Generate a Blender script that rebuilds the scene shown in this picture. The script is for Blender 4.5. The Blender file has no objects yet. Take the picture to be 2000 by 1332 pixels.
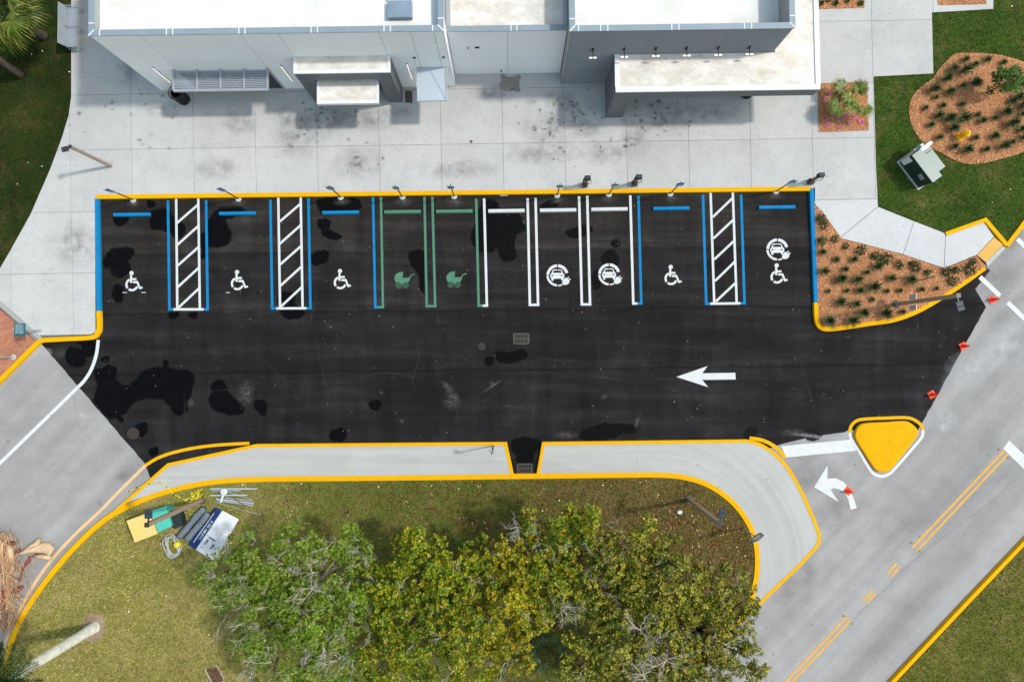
import bpy, bmesh, math, random
import numpy as np
from mathutils import Vector, Matrix
random.seed(7); RNG = np.random.default_rng(11)
S = bpy.context.scene
COL = S.collection

# ------------------------------------------------------------------ camera
F, W0, H0, CH = 1333.0, 2000.0, 1332.0, 33.8
NAD = (998.0, 700.0)                      # pixel of the point straight below the camera
dn = Vector((NAD[0]-1000, NAD[1]-666, F)).normalized()      # world down, in (right, down, forward)
xr = Vector((1, 0, 0)); xr = (xr - dn*xr.dot(dn)).normalized()
zr = -dn; yr = zr.cross(xr)               # handedness fixed below
if yr.y > 0: yr = -yr
def cam2world(v): return Vector((v.dot(xr), v.dot(yr), v.dot(zr)))
RGT, DWN, FWD = cam2world(Vector((1,0,0))), cam2world(Vector((0,1,0))), cam2world(Vector((0,0,1)))
cam = bpy.data.cameras.new('camera'); camo = bpy.data.objects.new('camera', cam); COL.objects.link(camo)
up, bk = -DWN, -FWD
camo.matrix_world = Matrix(((RGT.x, up.x, bk.x, 0), (RGT.y, up.y, bk.y, 0), (RGT.z, up.z, bk.z, CH), (0,0,0,1)))
cam.sensor_width = 36.0; cam.lens = 36.0*F/W0; cam.clip_end = 2000; cam.clip_start = .1
S.camera = camo
def G(px, py, z=0.0):
    d = RGT*((px-1000)/F) + DWN*((py-666)/F) + FWD
    t = (z-CH)/d.z
    return Vector((d.x*t, d.y*t, z))
PX = 1/39.4

# ------------------------------------------------------------------ light
SUN_EL, SUN_AZ = math.radians(54), math.radians(79)      # azimuth from +Y clockwise
w = bpy.data.worlds.new('World'); S.world = w; w.use_nodes = True
nt = w.node_tree; bg = nt.nodes['Background']
sky = nt.nodes.new('ShaderNodeTexSky'); sky.sky_type = 'NISHITA'; sky.sun_disc = False
sky.sun_elevation = SUN_EL; sky.sun_rotation = SUN_AZ; sky.air_density = 2.5; sky.dust_density = 1.8; sky.ozone_density = 0.6
nt.links.new(sky.outputs[0], bg.inputs[0]); bg.inputs[1].default_value = 0.15
sl = bpy.data.lights.new('sun', 'SUN'); sl.energy = 2.4; sl.angle = math.radians(3.2); sl.color = (1, .965, .91)
so = bpy.data.objects.new('sun', sl); COL.objects.link(so)
sd = Vector((math.sin(SUN_AZ)*math.cos(SUN_EL), math.cos(SUN_AZ)*math.cos(SUN_EL), math.sin(SUN_EL)))
so.rotation_euler = sd.to_track_quat('Z', 'Y').to_euler(); so.location = (40, 10, 60)
S.view_settings.view_transform = 'Standard'; S.view_settings.look = 'None'
S.view_settings.exposure = 0.45; S.view_settings.gamma = 1.0
S.render.engine = 'CYCLES'; S.cycles.max_bounces = 6

# ------------------------------------------------------------------ materials
def srgb(r, g, b):
    f = lambda c: ((c/255+.055)/1.055)**2.4 if c > 10 else c/255/12.92
    return (f(r), f(g), f(b), 1)
class NT:
    def __init__(s, name):
        s.m = bpy.data.materials.new(name); s.m.use_nodes = True; s.t = s.m.node_tree
        s.b = s.t.nodes['Principled BSDF']; s.out = s.t.nodes['Material Output']
        s.geo = s.t.nodes.new('ShaderNodeNewGeometry')
    def n(s, typ, **k):
        x = s.t.nodes.new(typ)
        for a, v in k.items(): setattr(x, a, v)
        return x
    def l(s, a, b): s.t.links.new(a, b)
    def pos(s, sx=1, sy=1, sz=1, rot=0):
        mp = s.n('ShaderNodeMapping'); mp.vector_type = 'TEXTURE'; mp.inputs['Scale'].default_value = (1/sx, 1/sy, 1/sz); mp.inputs['Rotation'].default_value = (0,0,rot)
        s.l(s.geo.outputs['Position'], mp.inputs['Vector']); return mp.outputs[0]
    def noise(s, scale, detail=6, rough=.6, vec=None, dist=0):
        x = s.n('ShaderNodeTexNoise'); x.inputs['Scale'].default_value = scale; x.inputs['Detail'].default_value = detail
        x.inputs['Roughness'].default_value = rough; x.inputs['Distortion'].default_value = dist
        s.l(vec if vec is not None else s.geo.outputs['Position'], x.inputs['Vector']); return x.outputs['Fac']
    def ramp(s, fac, stops, interp='LINEAR'):
        x = s.n('ShaderNodeValToRGB'); r = x.color_ramp; r.interpolation = interp
        while len(r.elements) < len(stops): r.elements.new(.5)
        for e, (p, c) in zip(r.elements, stops):
            e.position = p; e.color = c if not isinstance(c, (int, float)) else (c, c, c, 1)
        s.l(fac, x.inputs['Fac']); return x.outputs['Color']
    def mix(s, fac, a, b, blend='MIX'):
        x = s.n('ShaderNodeMix', data_type='RGBA', blend_type=blend)
        for sock, v in ((x.inputs['Factor'], fac), (x.inputs[6], a), (x.inputs[7], b)):
            if isinstance(v, (int, float)): sock.default_value = v
            elif isinstance(v, tuple): sock.default_value = v
            else: s.l(v, sock)
        return x.outputs[2]
    def math(s, op, a, b=0.0):
        x = s.n('ShaderNodeMath', operation=op)
        for i, v in enumerate((a, b)):
            if isinstance(v, (int, float)): x.inputs[i].default_value = v
            else: s.l(v, x.inputs[i])
        return x.outputs[0]
    def bump(s, h, strength=.3, dist=.02):
        x = s.n('ShaderNodeBump'); x.inputs['Strength'].default_value = strength; x.inputs['Distance'].default_value = dist
        s.l(h, x.inputs['Height']); s.l(x.outputs[0], s.b.inputs['Normal'])
    def done(s, col, rough=.8, spec=.3, metal=0):
        if isinstance(col, tuple): s.b.inputs['Base Color'].default_value = col
        else: s.l(col, s.b.inputs['Base Color'])
        s.b.inputs['Roughness'].default_value = rough; s.b.inputs['Specular IOR Level'].default_value = spec
        s.b.inputs['Metallic'].default_value = metal
        return s.m
def sc(c, k): return (c[0]*k, c[1]*k, c[2]*k, 1)
def plain(name, c, rough=.6, var=.12, scale=2.0, fine=25.0, spec=.3, metal=0, bump=0.0, k=.7):
    m = NT(name); c = sc(c, k)
    a = m.ramp(m.noise(scale), [(.3, sc(c, 1-var)), (.7, sc(c, 1+var*.6))])
    b = m.ramp(m.noise(fine, 4), [(.25, 1-var*.9), (.75, 1+0.0)])
    col = m.mix(1.0, a, b, 'MULTIPLY')
    if bump: m.bump(m.noise(fine, 4), bump, .01)
    return m.done(col, rough, spec, metal)

MAT = {}
# concrete plaza
def concrete(name, c, var=.1, speck=True, streak=None):
    m = NT(name)
    big = m.ramp(m.noise(.35, 8, .62), [(.25, sc(c, 1-var*1.5)), (.55, c), (.8, sc(c, 1.05))])
    med = m.ramp(m.noise(2.2, 8, .7), [(.2, 1-var*1.2), (.55, 1.0)])
    col = m.mix(1.0, big, med, 'MULTIPLY')
    if streak:
        sep = m.n('ShaderNodeSeparateXYZ'); m.l(m.geo.outputs['Position'], sep.inputs[0]); cc_ = G(1285, 1110)
        ex = m.math('MAXIMUM', m.math('SUBTRACT', sep.outputs[0], cc_.x), 0.0); ey = m.math('SUBTRACT', sep.outputs[1], cc_.y)
        dd_ = m.math('SQRT', m.math('ADD', m.math('MULTIPLY', ex, ex), m.math('MULTIPLY', ey, ey)))
        cv = m.n('ShaderNodeCombineXYZ'); m.l(dd_, cv.inputs[0]); m.l(m.math('MULTIPLY', sep.outputs[0], .03), cv.inputs[1])
        st = m.ramp(m.noise(3.2, 4, .6, cv.outputs[0]), [(.3, .88), (.7, 1.06)])
        col = m.mix(1.0, col, st, 'MULTIPLY')
    if speck:
        v = m.n('ShaderNodeTexVoronoi'); v.inputs['Scale'].default_value = 5.5; m.l(m.geo.outputs['Position'], v.inputs['Vector'])
        cut = m.math('LESS_THAN', v.outputs['Distance'], m.math('MULTIPLY', m.noise(.3, 3), .34))
        col = m.mix(m.math('MULTIPLY', cut, .32), col, sc(c, .3))
    rnd = m.n('ShaderNodeObjectInfo').outputs['Random']
    col = m.mix(1.0, col, m.ramp(rnd, [(0, .965), (1, 1.02)]), 'MULTIPLY')
    m.bump(m.noise(60, 4), .15, .01)
    return m.done(col, .9, .2)
MAT['concrete'] = concrete('plaza_concrete', srgb(173, 172, 170))
MAT['walk'] = concrete('walk_concrete', srgb(178, 178, 178), .07)
MAT['island'] = concrete('island_concrete', srgb(166, 166, 163), .06, False, (.1, 3.4, 1))
MAT['gap'] = plain('joint_dirt', srgb(120, 116, 108), .95)
MAT['crack'] = plain('crack_dirt', srgb(142, 139, 135), .95)
# new asphalt: paving lanes, dusty streaks
def asphalt():
    m = NT('new_asphalt')
    sep = m.n('ShaderNodeSeparateXYZ'); m.l(m.geo.outputs['Position'], sep.inputs[0])
    wob = m.math('ADD', sep.outputs[1], m.math('MULTIPLY', m.noise(.6, 3), .25))
    tilt = m.math('ADD', wob, m.math('MULTIPLY', sep.outputs[0], -.0125))
    y0, y1 = G(1000, 900).y, G(1000, 370).y
    tt = m.math('DIVIDE', m.math('SUBTRACT', tilt, y0), y1-y0)
    def T(py): return (G(1000, py).y+.12-y0)/(y1-y0)
    lane = m.ramp(tt, [(T(722)-.004, srgb(39,38,40)), (T(722), srgb(22,22,24)), (T(719), srgb(37,36,38)), (T(607), srgb(38,37,38)), (T(605), srgb(26,26,27)),
                       (T(602), srgb(44,42,42)), (T(487), srgb(43,41,41)), (T(485), srgb(58,55,53)), (T(480), srgb(51,49,48)), (T(400), srgb(47,45,44))])
    st = m.ramp(m.noise(1.0, 7, .65, m.pos(.12, 1.4, 1)), [(.25, .55), (.5, .95), (.72, 1.7)])
    st2 = m.ramp(m.noise(1.0, 7, .65, m.pos(1.3, .16, 1)), [(.3, .72), (.7, 1.32)])
    big = m.ramp(m.noise(.3, 8, .66, dist=.8), [(.3, .62), (.55, 1.0), (.75, 1.7)])
    fin = m.ramp(m.noise(32, 3, .8), [(.25, .55), (.75, 1.45)])
    col = m.mix(1.0, lane, (.66, .63, .61, 1), 'MULTIPLY')
    for k in (st, st2, big, fin): col = m.mix(1.0, col, k, 'MULTIPLY')
    sp = m.math('GREATER_THAN', m.noise(11, 2, .5), .76)
    col = m.mix(m.math('MULTIPLY', sp, .3), col, srgb(190, 186, 178))
    m.bump(m.noise(70, 3), .35, .01)
    return m.done(col, .9, .12)
MAT['asphalt'] = asphalt()
MAT['wet'] = plain('wet_asphalt', srgb(5, 5, 6), .45, .3, .5, 30, spec=.05)
# old pale road
def oldroad():
    m = NT('old_road'); c = srgb(149, 147, 146)
    d = math.radians(45)
    big = m.ramp(m.noise(.16, 7, .6), [(.25, sc(c, .72)), (.5, c), (.75, sc(c, 1.12))])
    lane = m.ramp(m.noise(1.0, 6, .6, m.pos(.05, .55, 1, math.radians(46))), [(.3, .8), (.55, 1.0), (.8, 1.1)])
    fin = m.ramp(m.noise(20, 4, .85), [(.25, .76), (.75, 1.12)])
    mid = m.ramp(m.noise(1.3, 7, .7), [(.28, .88), (.7, 1.06)])
    trk = m.ramp(m.noise(1.0, 3, .5, m.pos(.02, .9, 1, math.radians(46))), [(.35, .88), (.6, 1.03)])
    col = m.mix(1.0, m.mix(1.0, big, lane, 'MULTIPLY'), fin, 'MULTIPLY')
    for k_ in (mid, trk): col = m.mix(1.0, col, k_, 'MULTIPLY')
    spot = m.math('GREATER_THAN', m.noise(2.6, 2, .4), .725)
    col = m.mix(m.math('MULTIPLY', spot, .4), col, srgb(95, 92, 88))
    m.bump(m.noise(60, 3), .25, .01)
    return m.done(col, .9, .2)
MAT['road'] = oldroad()
def paint(name, c, wear=.1, thin=0.0, scuff=0.0):
    m = NT(name); c = sc(c, .67)
    a = m.ramp(m.noise(3, 6, .7), [(.25, sc(c, 1-wear*1.6)), (.6, c)])
    b = m.ramp(m.noise(40, 3), [(.2, 1-wear), (.6, 1.0)])
    col = m.mix(1.0, a, b, 'MULTIPLY')
    if thin:
        g = m.math('GREATER_THAN', m.noise(22, 5, .8), 1-thin*.62)
        col = m.mix(m.math('MULTIPLY', g, .7), col, srgb(170, 165, 158))
    if scuff:
        g = m.ramp(m.noise(5.5, 6, .75), [(.58, 0.0), (.72, scuff)])
        col = m.mix(g, col, srgb(150, 112, 40))
        g = m.ramp(m.noise(14, 4, .7), [(.66, 0.0), (.7, scuff*.9)])
        col = m.mix(g, col, srgb(110, 96, 76))
    return m.done(col, .75, .1)
MAT['yellow'] = paint('kerb_yellow_paint', srgb(255, 188, 0), .09, 0, .38)
MAT['yellow2'] = paint('island_yellow_paint', srgb(252, 186, 2), .12, 0, .3)
MAT['blue'] = paint('blue_paint', srgb(20, 138, 200), .1)
MAT['green'] = paint('green_paint', srgb(90, 142, 117), .1)
MAT['white'] = paint('white_paint', srgb(228, 230, 230), .08)
MAT['white_old'] = paint('worn_white_paint', srgb(234, 235, 234), .1, .14)
MAT['orange_old'] = paint('faded_yellow_paint', srgb(240, 184, 96), .12, .5)
MAT['tan_old'] = paint('faded_edge_line_paint', srgb(250, 206, 150), .12, .5)
MAT['tactile'] = paint('tactile_pad', srgb(252, 196, 110), .12)
# vegetation ground
def grassmat(name, a, b, c, patch=.35, dry=None, zone=False):
    m = NT(name)
    big = m.ramp(m.noise(patch, 7, .6), [(.3, a), (.5, b), (.72, c)])
    fin = m.ramp(m.noise(9, 6, .75), [(.2, .42), (.7, 1.0)])
    col = m.mix(1.0, big, fin, 'MULTIPLY')
    if dry:
        col = m.mix(m.ramp(m.noise(patch*2.3, 6, .7), [(.5, 0.0), (.68, .75)]), col, dry)
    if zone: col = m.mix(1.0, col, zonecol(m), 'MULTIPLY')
    m.bump(m.noise(22, 5), .8, .05)
    return m.done(col, .95, .1)
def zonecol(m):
    # the lawn is dry straw at its left end, thin under the trees, brown with litter at its right end; some shade is painted into both
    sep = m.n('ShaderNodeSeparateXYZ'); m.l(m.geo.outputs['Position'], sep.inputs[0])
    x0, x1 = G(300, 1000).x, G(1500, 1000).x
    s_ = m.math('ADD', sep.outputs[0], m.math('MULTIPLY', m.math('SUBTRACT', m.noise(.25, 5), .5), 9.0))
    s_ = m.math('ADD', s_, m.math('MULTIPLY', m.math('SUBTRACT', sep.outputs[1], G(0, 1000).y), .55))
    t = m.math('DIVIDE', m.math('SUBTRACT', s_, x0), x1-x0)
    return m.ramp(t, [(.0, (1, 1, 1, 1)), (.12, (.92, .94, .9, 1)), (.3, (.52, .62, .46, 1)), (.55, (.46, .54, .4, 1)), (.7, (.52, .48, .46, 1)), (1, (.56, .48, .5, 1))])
def islandmat(name, stops, rough=.6, spec=.3, patch=None, trans=0, zone=False):
    m = NT(name)
    col = m.ramp(m.geo.outputs['Random Per Island'], stops)
    if patch:
        col = m.mix(1.0, col, m.ramp(m.noise(patch[0], 6, .65), [(.32, patch[1]), (.68, patch[2])]), 'MULTIPLY')
        if len(patch) > 3: col = m.mix(1.0, col, m.ramp(m.noise(4.5, 5, .7), [(.3, patch[3]), (.7, patch[4])]), 'MULTIPLY')
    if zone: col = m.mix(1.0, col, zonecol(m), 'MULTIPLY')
    m.done(col, rough, spec)
    if trans:
        tr = m.n('ShaderNodeBsdfTranslucent'); m.l(col, tr.inputs['Color'])
        mx = m.n('ShaderNodeMixShader'); mx.inputs[0].default_value = trans
        m.l(m.b.outputs[0], mx.inputs[1]); m.l(tr.outputs[0], mx.inputs[2]); m.l(mx.outputs[0], m.out.inputs['Surface'])
    return m.m
PATCHW = (1, 1, 1, 1)
LAWN = {  # soil colours a,b,c, dry ; blades stops
 'nw': ((srgb(28,38,12), srgb(38,54,16), srgb(58,66,28)), srgb(80,66,40), [(0, srgb(30,44,12)), (.6, srgb(48,68,20)), (1, srgb(82,88,40))]),  # dark green grass, with part of the shade there put into the colour
 'ne': ((srgb(50,72,20), srgb(62,86,26), srgb(80,94,36)), srgb(104,94,54), [(0, srgb(56,82,20)), (.6, srgb(88,116,38)), (1, srgb(134,144,80))]),
 's':  ((srgb(120,120,50), srgb(146,140,72), srgb(160,146,90)), srgb(158,134,94), [(0, srgb(92,102,34)), (.3, srgb(134,136,58)), (.6, srgb(168,158,88)), (1, srgb(210,194,140))]),
 'se': ((srgb(88,98,32), srgb(112,114,48), srgb(130,122,64)), srgb(136,118,78), [(0, srgb(88,102,30)), (.6, srgb(126,126,56)), (1, srgb(164,148,90))]),
}
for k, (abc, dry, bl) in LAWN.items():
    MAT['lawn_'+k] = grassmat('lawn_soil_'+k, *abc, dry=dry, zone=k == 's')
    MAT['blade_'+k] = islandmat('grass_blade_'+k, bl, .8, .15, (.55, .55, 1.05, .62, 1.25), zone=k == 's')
MAT['ground'] = grassmat('ground', srgb(70,80,36), srgb(86,92,44), srgb(100,98,54))
MAT['mulch'] = grassmat('mulch', srgb(168,112,76), srgb(188,132,92), srgb(198,144,104), .8)
MAT['chips'] = islandmat('bark_chips', [(0, srgb(112,66,40)), (.35, srgb(172,112,72)), (.8, srgb(204,148,106)), (1, srgb(224,184,146))], .9, .1)
MAT['litter'] = islandmat('fallen_leaves', [(0, srgb(70,34,22)), (.5, srgb(108,58,40)), (.85, srgb(140,90,58)), (1, srgb(190,150,108))], .8, .2)
MAT['scrap'] = islandmat('white_scraps', [(0, srgb(225,222,214)), (1, srgb(236,226,190))], .8, .2)
# building
MAT['panel'] = plain('light_grey_panel', srgb(226, 229, 235), .45, .04, .5, 8, .4, k=1)
MAT['panel_mid'] = plain('grey_panel', srgb(221, 224, 231), .5, .03, .5, 8, .4, k=1)
MAT['charcoal'] = plain('charcoal_panel', srgb(140, 142, 147), .45, .05, .6, 10, .35, k=1)
MAT['charcoal_frame'] = plain('charcoal_frame', srgb(90, 95, 102), .5, .06, .6, 10, .35, k=1)
def roofmat():
    m = NT('white_roof'); c = srgb(212, 212, 212)
    a = m.ramp(m.noise(.5, 8, .7), [(.35, srgb(194, 191, 184)), (.6, c)])
    b = m.ramp(m.noise(1.3, 8, .75, m.pos(.5, 1.2, 1)), [(.62, 0.0), (.8, .6)])
    col = m.mix(b, a, srgb(190, 174, 148))
    col = m.mix(1.0, col, m.ramp(m.noise(14, 5), [(.2, .94), (.6, 1.0)]), 'MULTIPLY')
    return m.done(col, .8, .2)
MAT['roof'] = roofmat()
def dirtyroof():
    m = NT('dirty_white_roof'); c = srgb(224, 221, 215)
    a = m.ramp(m.noise(1.1, 8, .75, m.pos(1, 1.6, 1)), [(.4, srgb(188, 181, 170)), (.58, srgb(210, 205, 198)), (.7, c)])
    b = m.ramp(m.noise(2.6, 6, .7), [(.6, 0.0), (.8, .7)])
    col = m.mix(b, a, srgb(170, 138, 98))
    col = m.mix(1.0, col, m.ramp(m.noise(14, 5), [(.2, .93), (.6, 1.0)]), 'MULTIPLY')
    return m.done(col, .8, .2)
MAT['roof_dirty'] = dirtyroof()
MAT['rim'] = plain('white_rim', srgb(244, 245, 247), .6, .03)
MAT['coping'] = plain('blue_grey_coping', srgb(146, 161, 172), .38, .08, 1.2, 6, .5)
MAT['seam'] = plain('white_seam', srgb(240, 242, 245), .6, .03)
MAT['steel'] = plain('galvanised_steel', srgb(172, 180, 190), .4, .06, 2, 20, .5)
MAT['steel_light'] = plain('pale_steel', srgb(190, 203, 213), .4, .05, 1, 12, .5)
MAT['hatch'] = plain('hatch_steel', srgb(140, 158, 176), .45, .15, 1.5, 9, .4)
MAT['glass'] = plain('dark_glass', srgb(28, 38, 42), .08, .1, spec=.6)
MAT['dark'] = plain('dark_metal', srgb(44, 46, 50), .45, .1, spec=.4)
MAT['black'] = plain('black_metal', srgb(18, 18, 20), .45, .1, spec=.4)
MAT['head'] = plain('slate_lamp_head', srgb(58, 66, 76), .5, .1, spec=.2)
MAT['bronze'] = plain('bronze_pole', srgb(142, 126, 112), .5, .08, spec=.35, k=1)
MAT['stakebrown'] = plain('dark_brown_metal', srgb(74, 44, 32), .6, .15)
MAT['tan'] = plain('tan_metal', srgb(150, 134, 118), .5, .08)
MAT['cwhite'] = plain('white_metal', srgb(232, 234, 236), .5, .05)
MAT['rust'] = plain('rusty_iron', srgb(128, 88, 66), .8, .3, 6, 30)
MAT['iron'] = plain('worn_iron', srgb(92, 87, 82), .7, .2, 6, 30)
MAT['manhole'] = plain('manhole_iron', srgb(64, 56, 50), .8, .3, 6, 30)
MAT['joint'] = plain('panel_joint', srgb(150, 153, 158), .8, .05, k=1)
MAT['void'] = plain('drain_void', srgb(12, 11, 11), .95)
MAT['sage'] = plain('sage_steel', srgb(122, 138, 132), .4, .06, 1, 12, .45)
MAT['dkgreen'] = plain('dark_green_steel', srgb(38, 62, 56), .5, .1, 1, 12, .4)
MAT['hydrant'] = plain('hydrant_yellow', srgb(250, 186, 30), .5, .06, k=1)
MAT['cone'] = plain('cone_orange', srgb(248, 70, 40), .6, .06, k=1)
MAT['cone_white'] = plain('cone_collar', srgb(240, 225, 228), .5, .05)
MAT['signblue'] = plain('sign_blue', srgb(34, 98, 160), .4, .05)
MAT['signwhite'] = plain('sign_white', srgb(214, 222, 226), .4, .04)
MAT['teal'] = plain('sign_teal', srgb(10, 112, 138), .4, .05)
MAT['purple'] = plain('sign_ring', srgb(96, 52, 78), .5, .08)
MAT['binyellow'] = plain('bin_yellow', srgb(255, 216, 128), .55, .06, 1.5, 12)
MAT['binteal'] = plain('bin_teal', srgb(88, 200, 178), .5, .06, 1.5, 12)
MAT['bindark'] = plain('bin_dark', srgb(38, 52, 54), .6, .12, 1.5, 12)
MAT['navy'] = plain('banner_navy', srgb(22, 52, 108), .5, .12, 1.5, 10)
MAT['vinyl'] = plain('banner_white', srgb(236, 238, 242), .5, .06, 1.5, 10)
MAT['text'] = plain('banner_text', srgb(38, 44, 58), .6, .05)
MAT['tape'] = plain('caution_tape', srgb(238, 224, 50), .45, .1)
MAT['tapeblack'] = plain('caution_tape_black', srgb(40, 40, 30), .5, .1)
MAT['cable'] = plain('grey_cable', srgb(198, 202, 202), .5, .08)
MAT['brick_sand'] = plain('brick_border', srgb(176, 178, 174), .9, .1)
def brickmat():
    m = NT('brick_pavers')
    b = m.n('ShaderNodeTexBrick'); b.inputs['Scale'].default_value = 1; b.inputs['Brick Width'].default_value = .2; b.inputs['Row Height'].default_value = .1
    b.inputs['Mortar Size'].default_value = .006; b.inputs['Color1'].default_value = srgb(168, 108, 80); b.inputs['Color2'].default_value = srgb(142, 92, 74); b.inputs['Mortar'].default_value = srgb(164, 128, 106)
    m.l(m.pos(1, 1, 1, math.radians(45)), b.inputs['Vector'])
    col = m.mix(1.0, b.outputs['Color'], m.ramp(m.noise(.8, 6), [(.3, .85), (.7, 1.1)]), 'MULTIPLY')
    return m.done(col, .9, .2)
MAT['brick'] = brickmat()
def meshroll():
    m = NT('mesh_roll'); w_ = m.n('ShaderNodeTexChecker'); w_.inputs['Scale'].default_value = 16
    m.l(m.pos(1,1,1, math.radians(50)), w_.inputs['Vector'])
    w_.inputs['Color1'].default_value = srgb(66, 74, 82); w_.inputs['Color2'].default_value = srgb(120, 128, 136)
    return m.done(w_.outputs['Color'], .7, .3)
MAT['mesh'] = meshroll()
def lampmat():
    m = NT('lit_lamp'); m.b.inputs['Emission Color'].default_value = (1, .93, .82, 1); m.b.inputs['Emission Strength'].default_value = .4
    return m.done(srgb(240, 236, 228), .5)
MAT['lamp'] = lampmat()
# trunks / leaves
MAT['palmtrunk'] = plain('royal_palm_trunk', srgb(212, 212, 204), .85, .25, 4.5, 16, bump=.4, k=1)
MAT['bark'] = plain('grey_bark', srgb(112, 100, 88), .9, .2, 3, 18, bump=.5)
MAT['twig'] = islandmat('bleached_twigs', [(0, srgb(132,124,112)), (.5, srgb(168,160,150)), (1, srgb(204,198,190))], .9, .1)
def leaf(name, stops, patch=(.55, .38, .98)): return islandmat(name, stops, .42, .2, patch, .14)
MAT['leaf_a'] = leaf('olive_green_leaves', [(0, srgb(64,94,14)), (.5, srgb(104,136,28)), (.86, srgb(140,164,48)), (1, srgb(182,170,60))])
MAT['leaf_b'] = leaf('green_yellow_leaves', [(0, srgb(46,84,4)), (.45, srgb(96,130,10)), (.75, srgb(148,152,22)), (.94, srgb(204,168,30)), (1, srgb(210,136,34))])
MAT['leaf_c'] = leaf('yellow_leaves', [(0, srgb(70,104,6)), (.4, srgb(126,138,12)), (.75, srgb(176,160,20)), (.95, srgb(212,172,28)), (1, srgb(200,116,40))])
MAT['leaf_d'] = leaf('dull_olive_leaves', [(0, srgb(34,60,12)), (.4, srgb(92,106,22)), (.75, srgb(148,142,36)), (1, srgb(196,172,54))])
MAT['leaf_young'] = leaf('young_tree_leaves', [(0, srgb(36,66,10)), (.6, srgb(66,106,22)), (1, srgb(104,142,44))])
MAT['leaf_dark'] = leaf('dark_shrub_leaves', [(0, srgb(24,44,16)), (.6, srgb(44,70,26)), (1, srgb(76,92,40))])
MAT['tuft'] = islandmat('ornamental_grass', [(0, srgb(26,42,16)), (.6, srgb(46,68,30)), (1, srgb(92,104,60))], .7, .2)
MAT['fan'] = leaf('fan_palm_leaves', [(0, srgb(48,72,16)), (.5, srgb(90,110,34)), (.9, srgb(140,142,60)), (1, srgb(176,156,84))])
MAT['fan_dark'] = leaf('palm_leaves', [(0, srgb(30,52,20)), (.6, srgb(62,88,40)), (1, srgb(108,124,70))])
MAT['pink'] = islandmat('bromeliad_leaves', [(0, srgb(120,40,84)), (.5, srgb(190,70,140)), (1, srgb(226,120,180))], .5, .3)
MAT['dry'] = islandmat('dry_frond', [(0, srgb(110,78,54)), (.4, srgb(160,124,92)), (.8, srgb(196,160,124)), (1, srgb(220,186,146))], .85, .15)
MAT['boot'] = plain('dry_leaf_sheath', srgb(232, 198, 160), .7, .2, 5, 20)
MAT['boot_red'] = plain('dry_red_sheath', srgb(150, 80, 62), .7, .2, 5, 20)
MAT['earth'] = grassmat('bare_earth', srgb(132,112,90), srgb(156,136,110), srgb(170,150,124), 1.2)
def decal(name, c, k=1.0, scale=3.0, lo=.35):
    m = NT(name)
    at = m.n('ShaderNodeAttribute', attribute_name='fall')
    f = m.math('MULTIPLY', at.outputs['Fac'], m.ramp(m.noise(scale, 7, .72), [(lo, 0.0), (lo+.3, 1.0)]))
    f = m.math('MINIMUM', m.math('MULTIPLY', f, k), .95)
    m.done(c, .9, .1)
    tr = m.n('ShaderNodeBsdfTransparent'); mx = m.n('ShaderNodeMixShader'); m.l(f, mx.inputs[0])
    m.l(tr.outputs[0], mx.inputs[1]); m.l(m.b.outputs[0], mx.inputs[2]); m.l(mx.outputs[0], m.out.inputs['Surface'])
    return m.m
MAT['tyre'] = decal('tyre_dust', srgb(110, 108, 106), .1, 3, .25)
MAT['mildew'] = decal('mildew_stain', srgb(96, 94, 90), .6, 1.9, .36)
MAT['mildew_spot'] = decal('mildew_spot', srgb(88, 86, 84), .6, 7, .15)
MAT['dust'] = decal('concrete_dust', srgb(150, 148, 145), .3, 5, .36)
MAT['grime'] = decal('road_grime', srgb(92, 90, 88), .3, 1.1, .25)
MAT['chalk'] = decal('pale_road_dust', srgb(200, 200, 202), .5, 2.2, .3)
def wetmat():
    m = NT('damp_asphalt')
    at = m.n('ShaderNodeAttribute', attribute_name='fall')
    f = m.math('ADD', at.outputs['Fac'], m.math('MULTIPLY', m.math('SUBTRACT', m.noise(1.9, 9, .74), .5), 2.0))
    f = m.ramp(f, [(.32, 0.0), (.52, .5), (.95, .86)])
    m.done(m.ramp(m.noise(26, 3), [(.3, srgb(4, 4, 5)), (.7, srgb(11, 11, 12))]), .4, .06)
    tr = m.n('ShaderNodeBsdfTransparent'); mx = m.n('ShaderNodeMixShader'); m.l(f, mx.inputs[0])
    m.l(tr.outputs[0], mx.inputs[1]); m.l(m.b.outputs[0], mx.inputs[2]); m.l(mx.outputs[0], m.out.inputs['Surface'])
    return m.m
MAT['wetpatch'] = wetmat()
MAT['wetconc'] = plain('wet_concrete', srgb(150, 146, 140), .6, .12)

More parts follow.
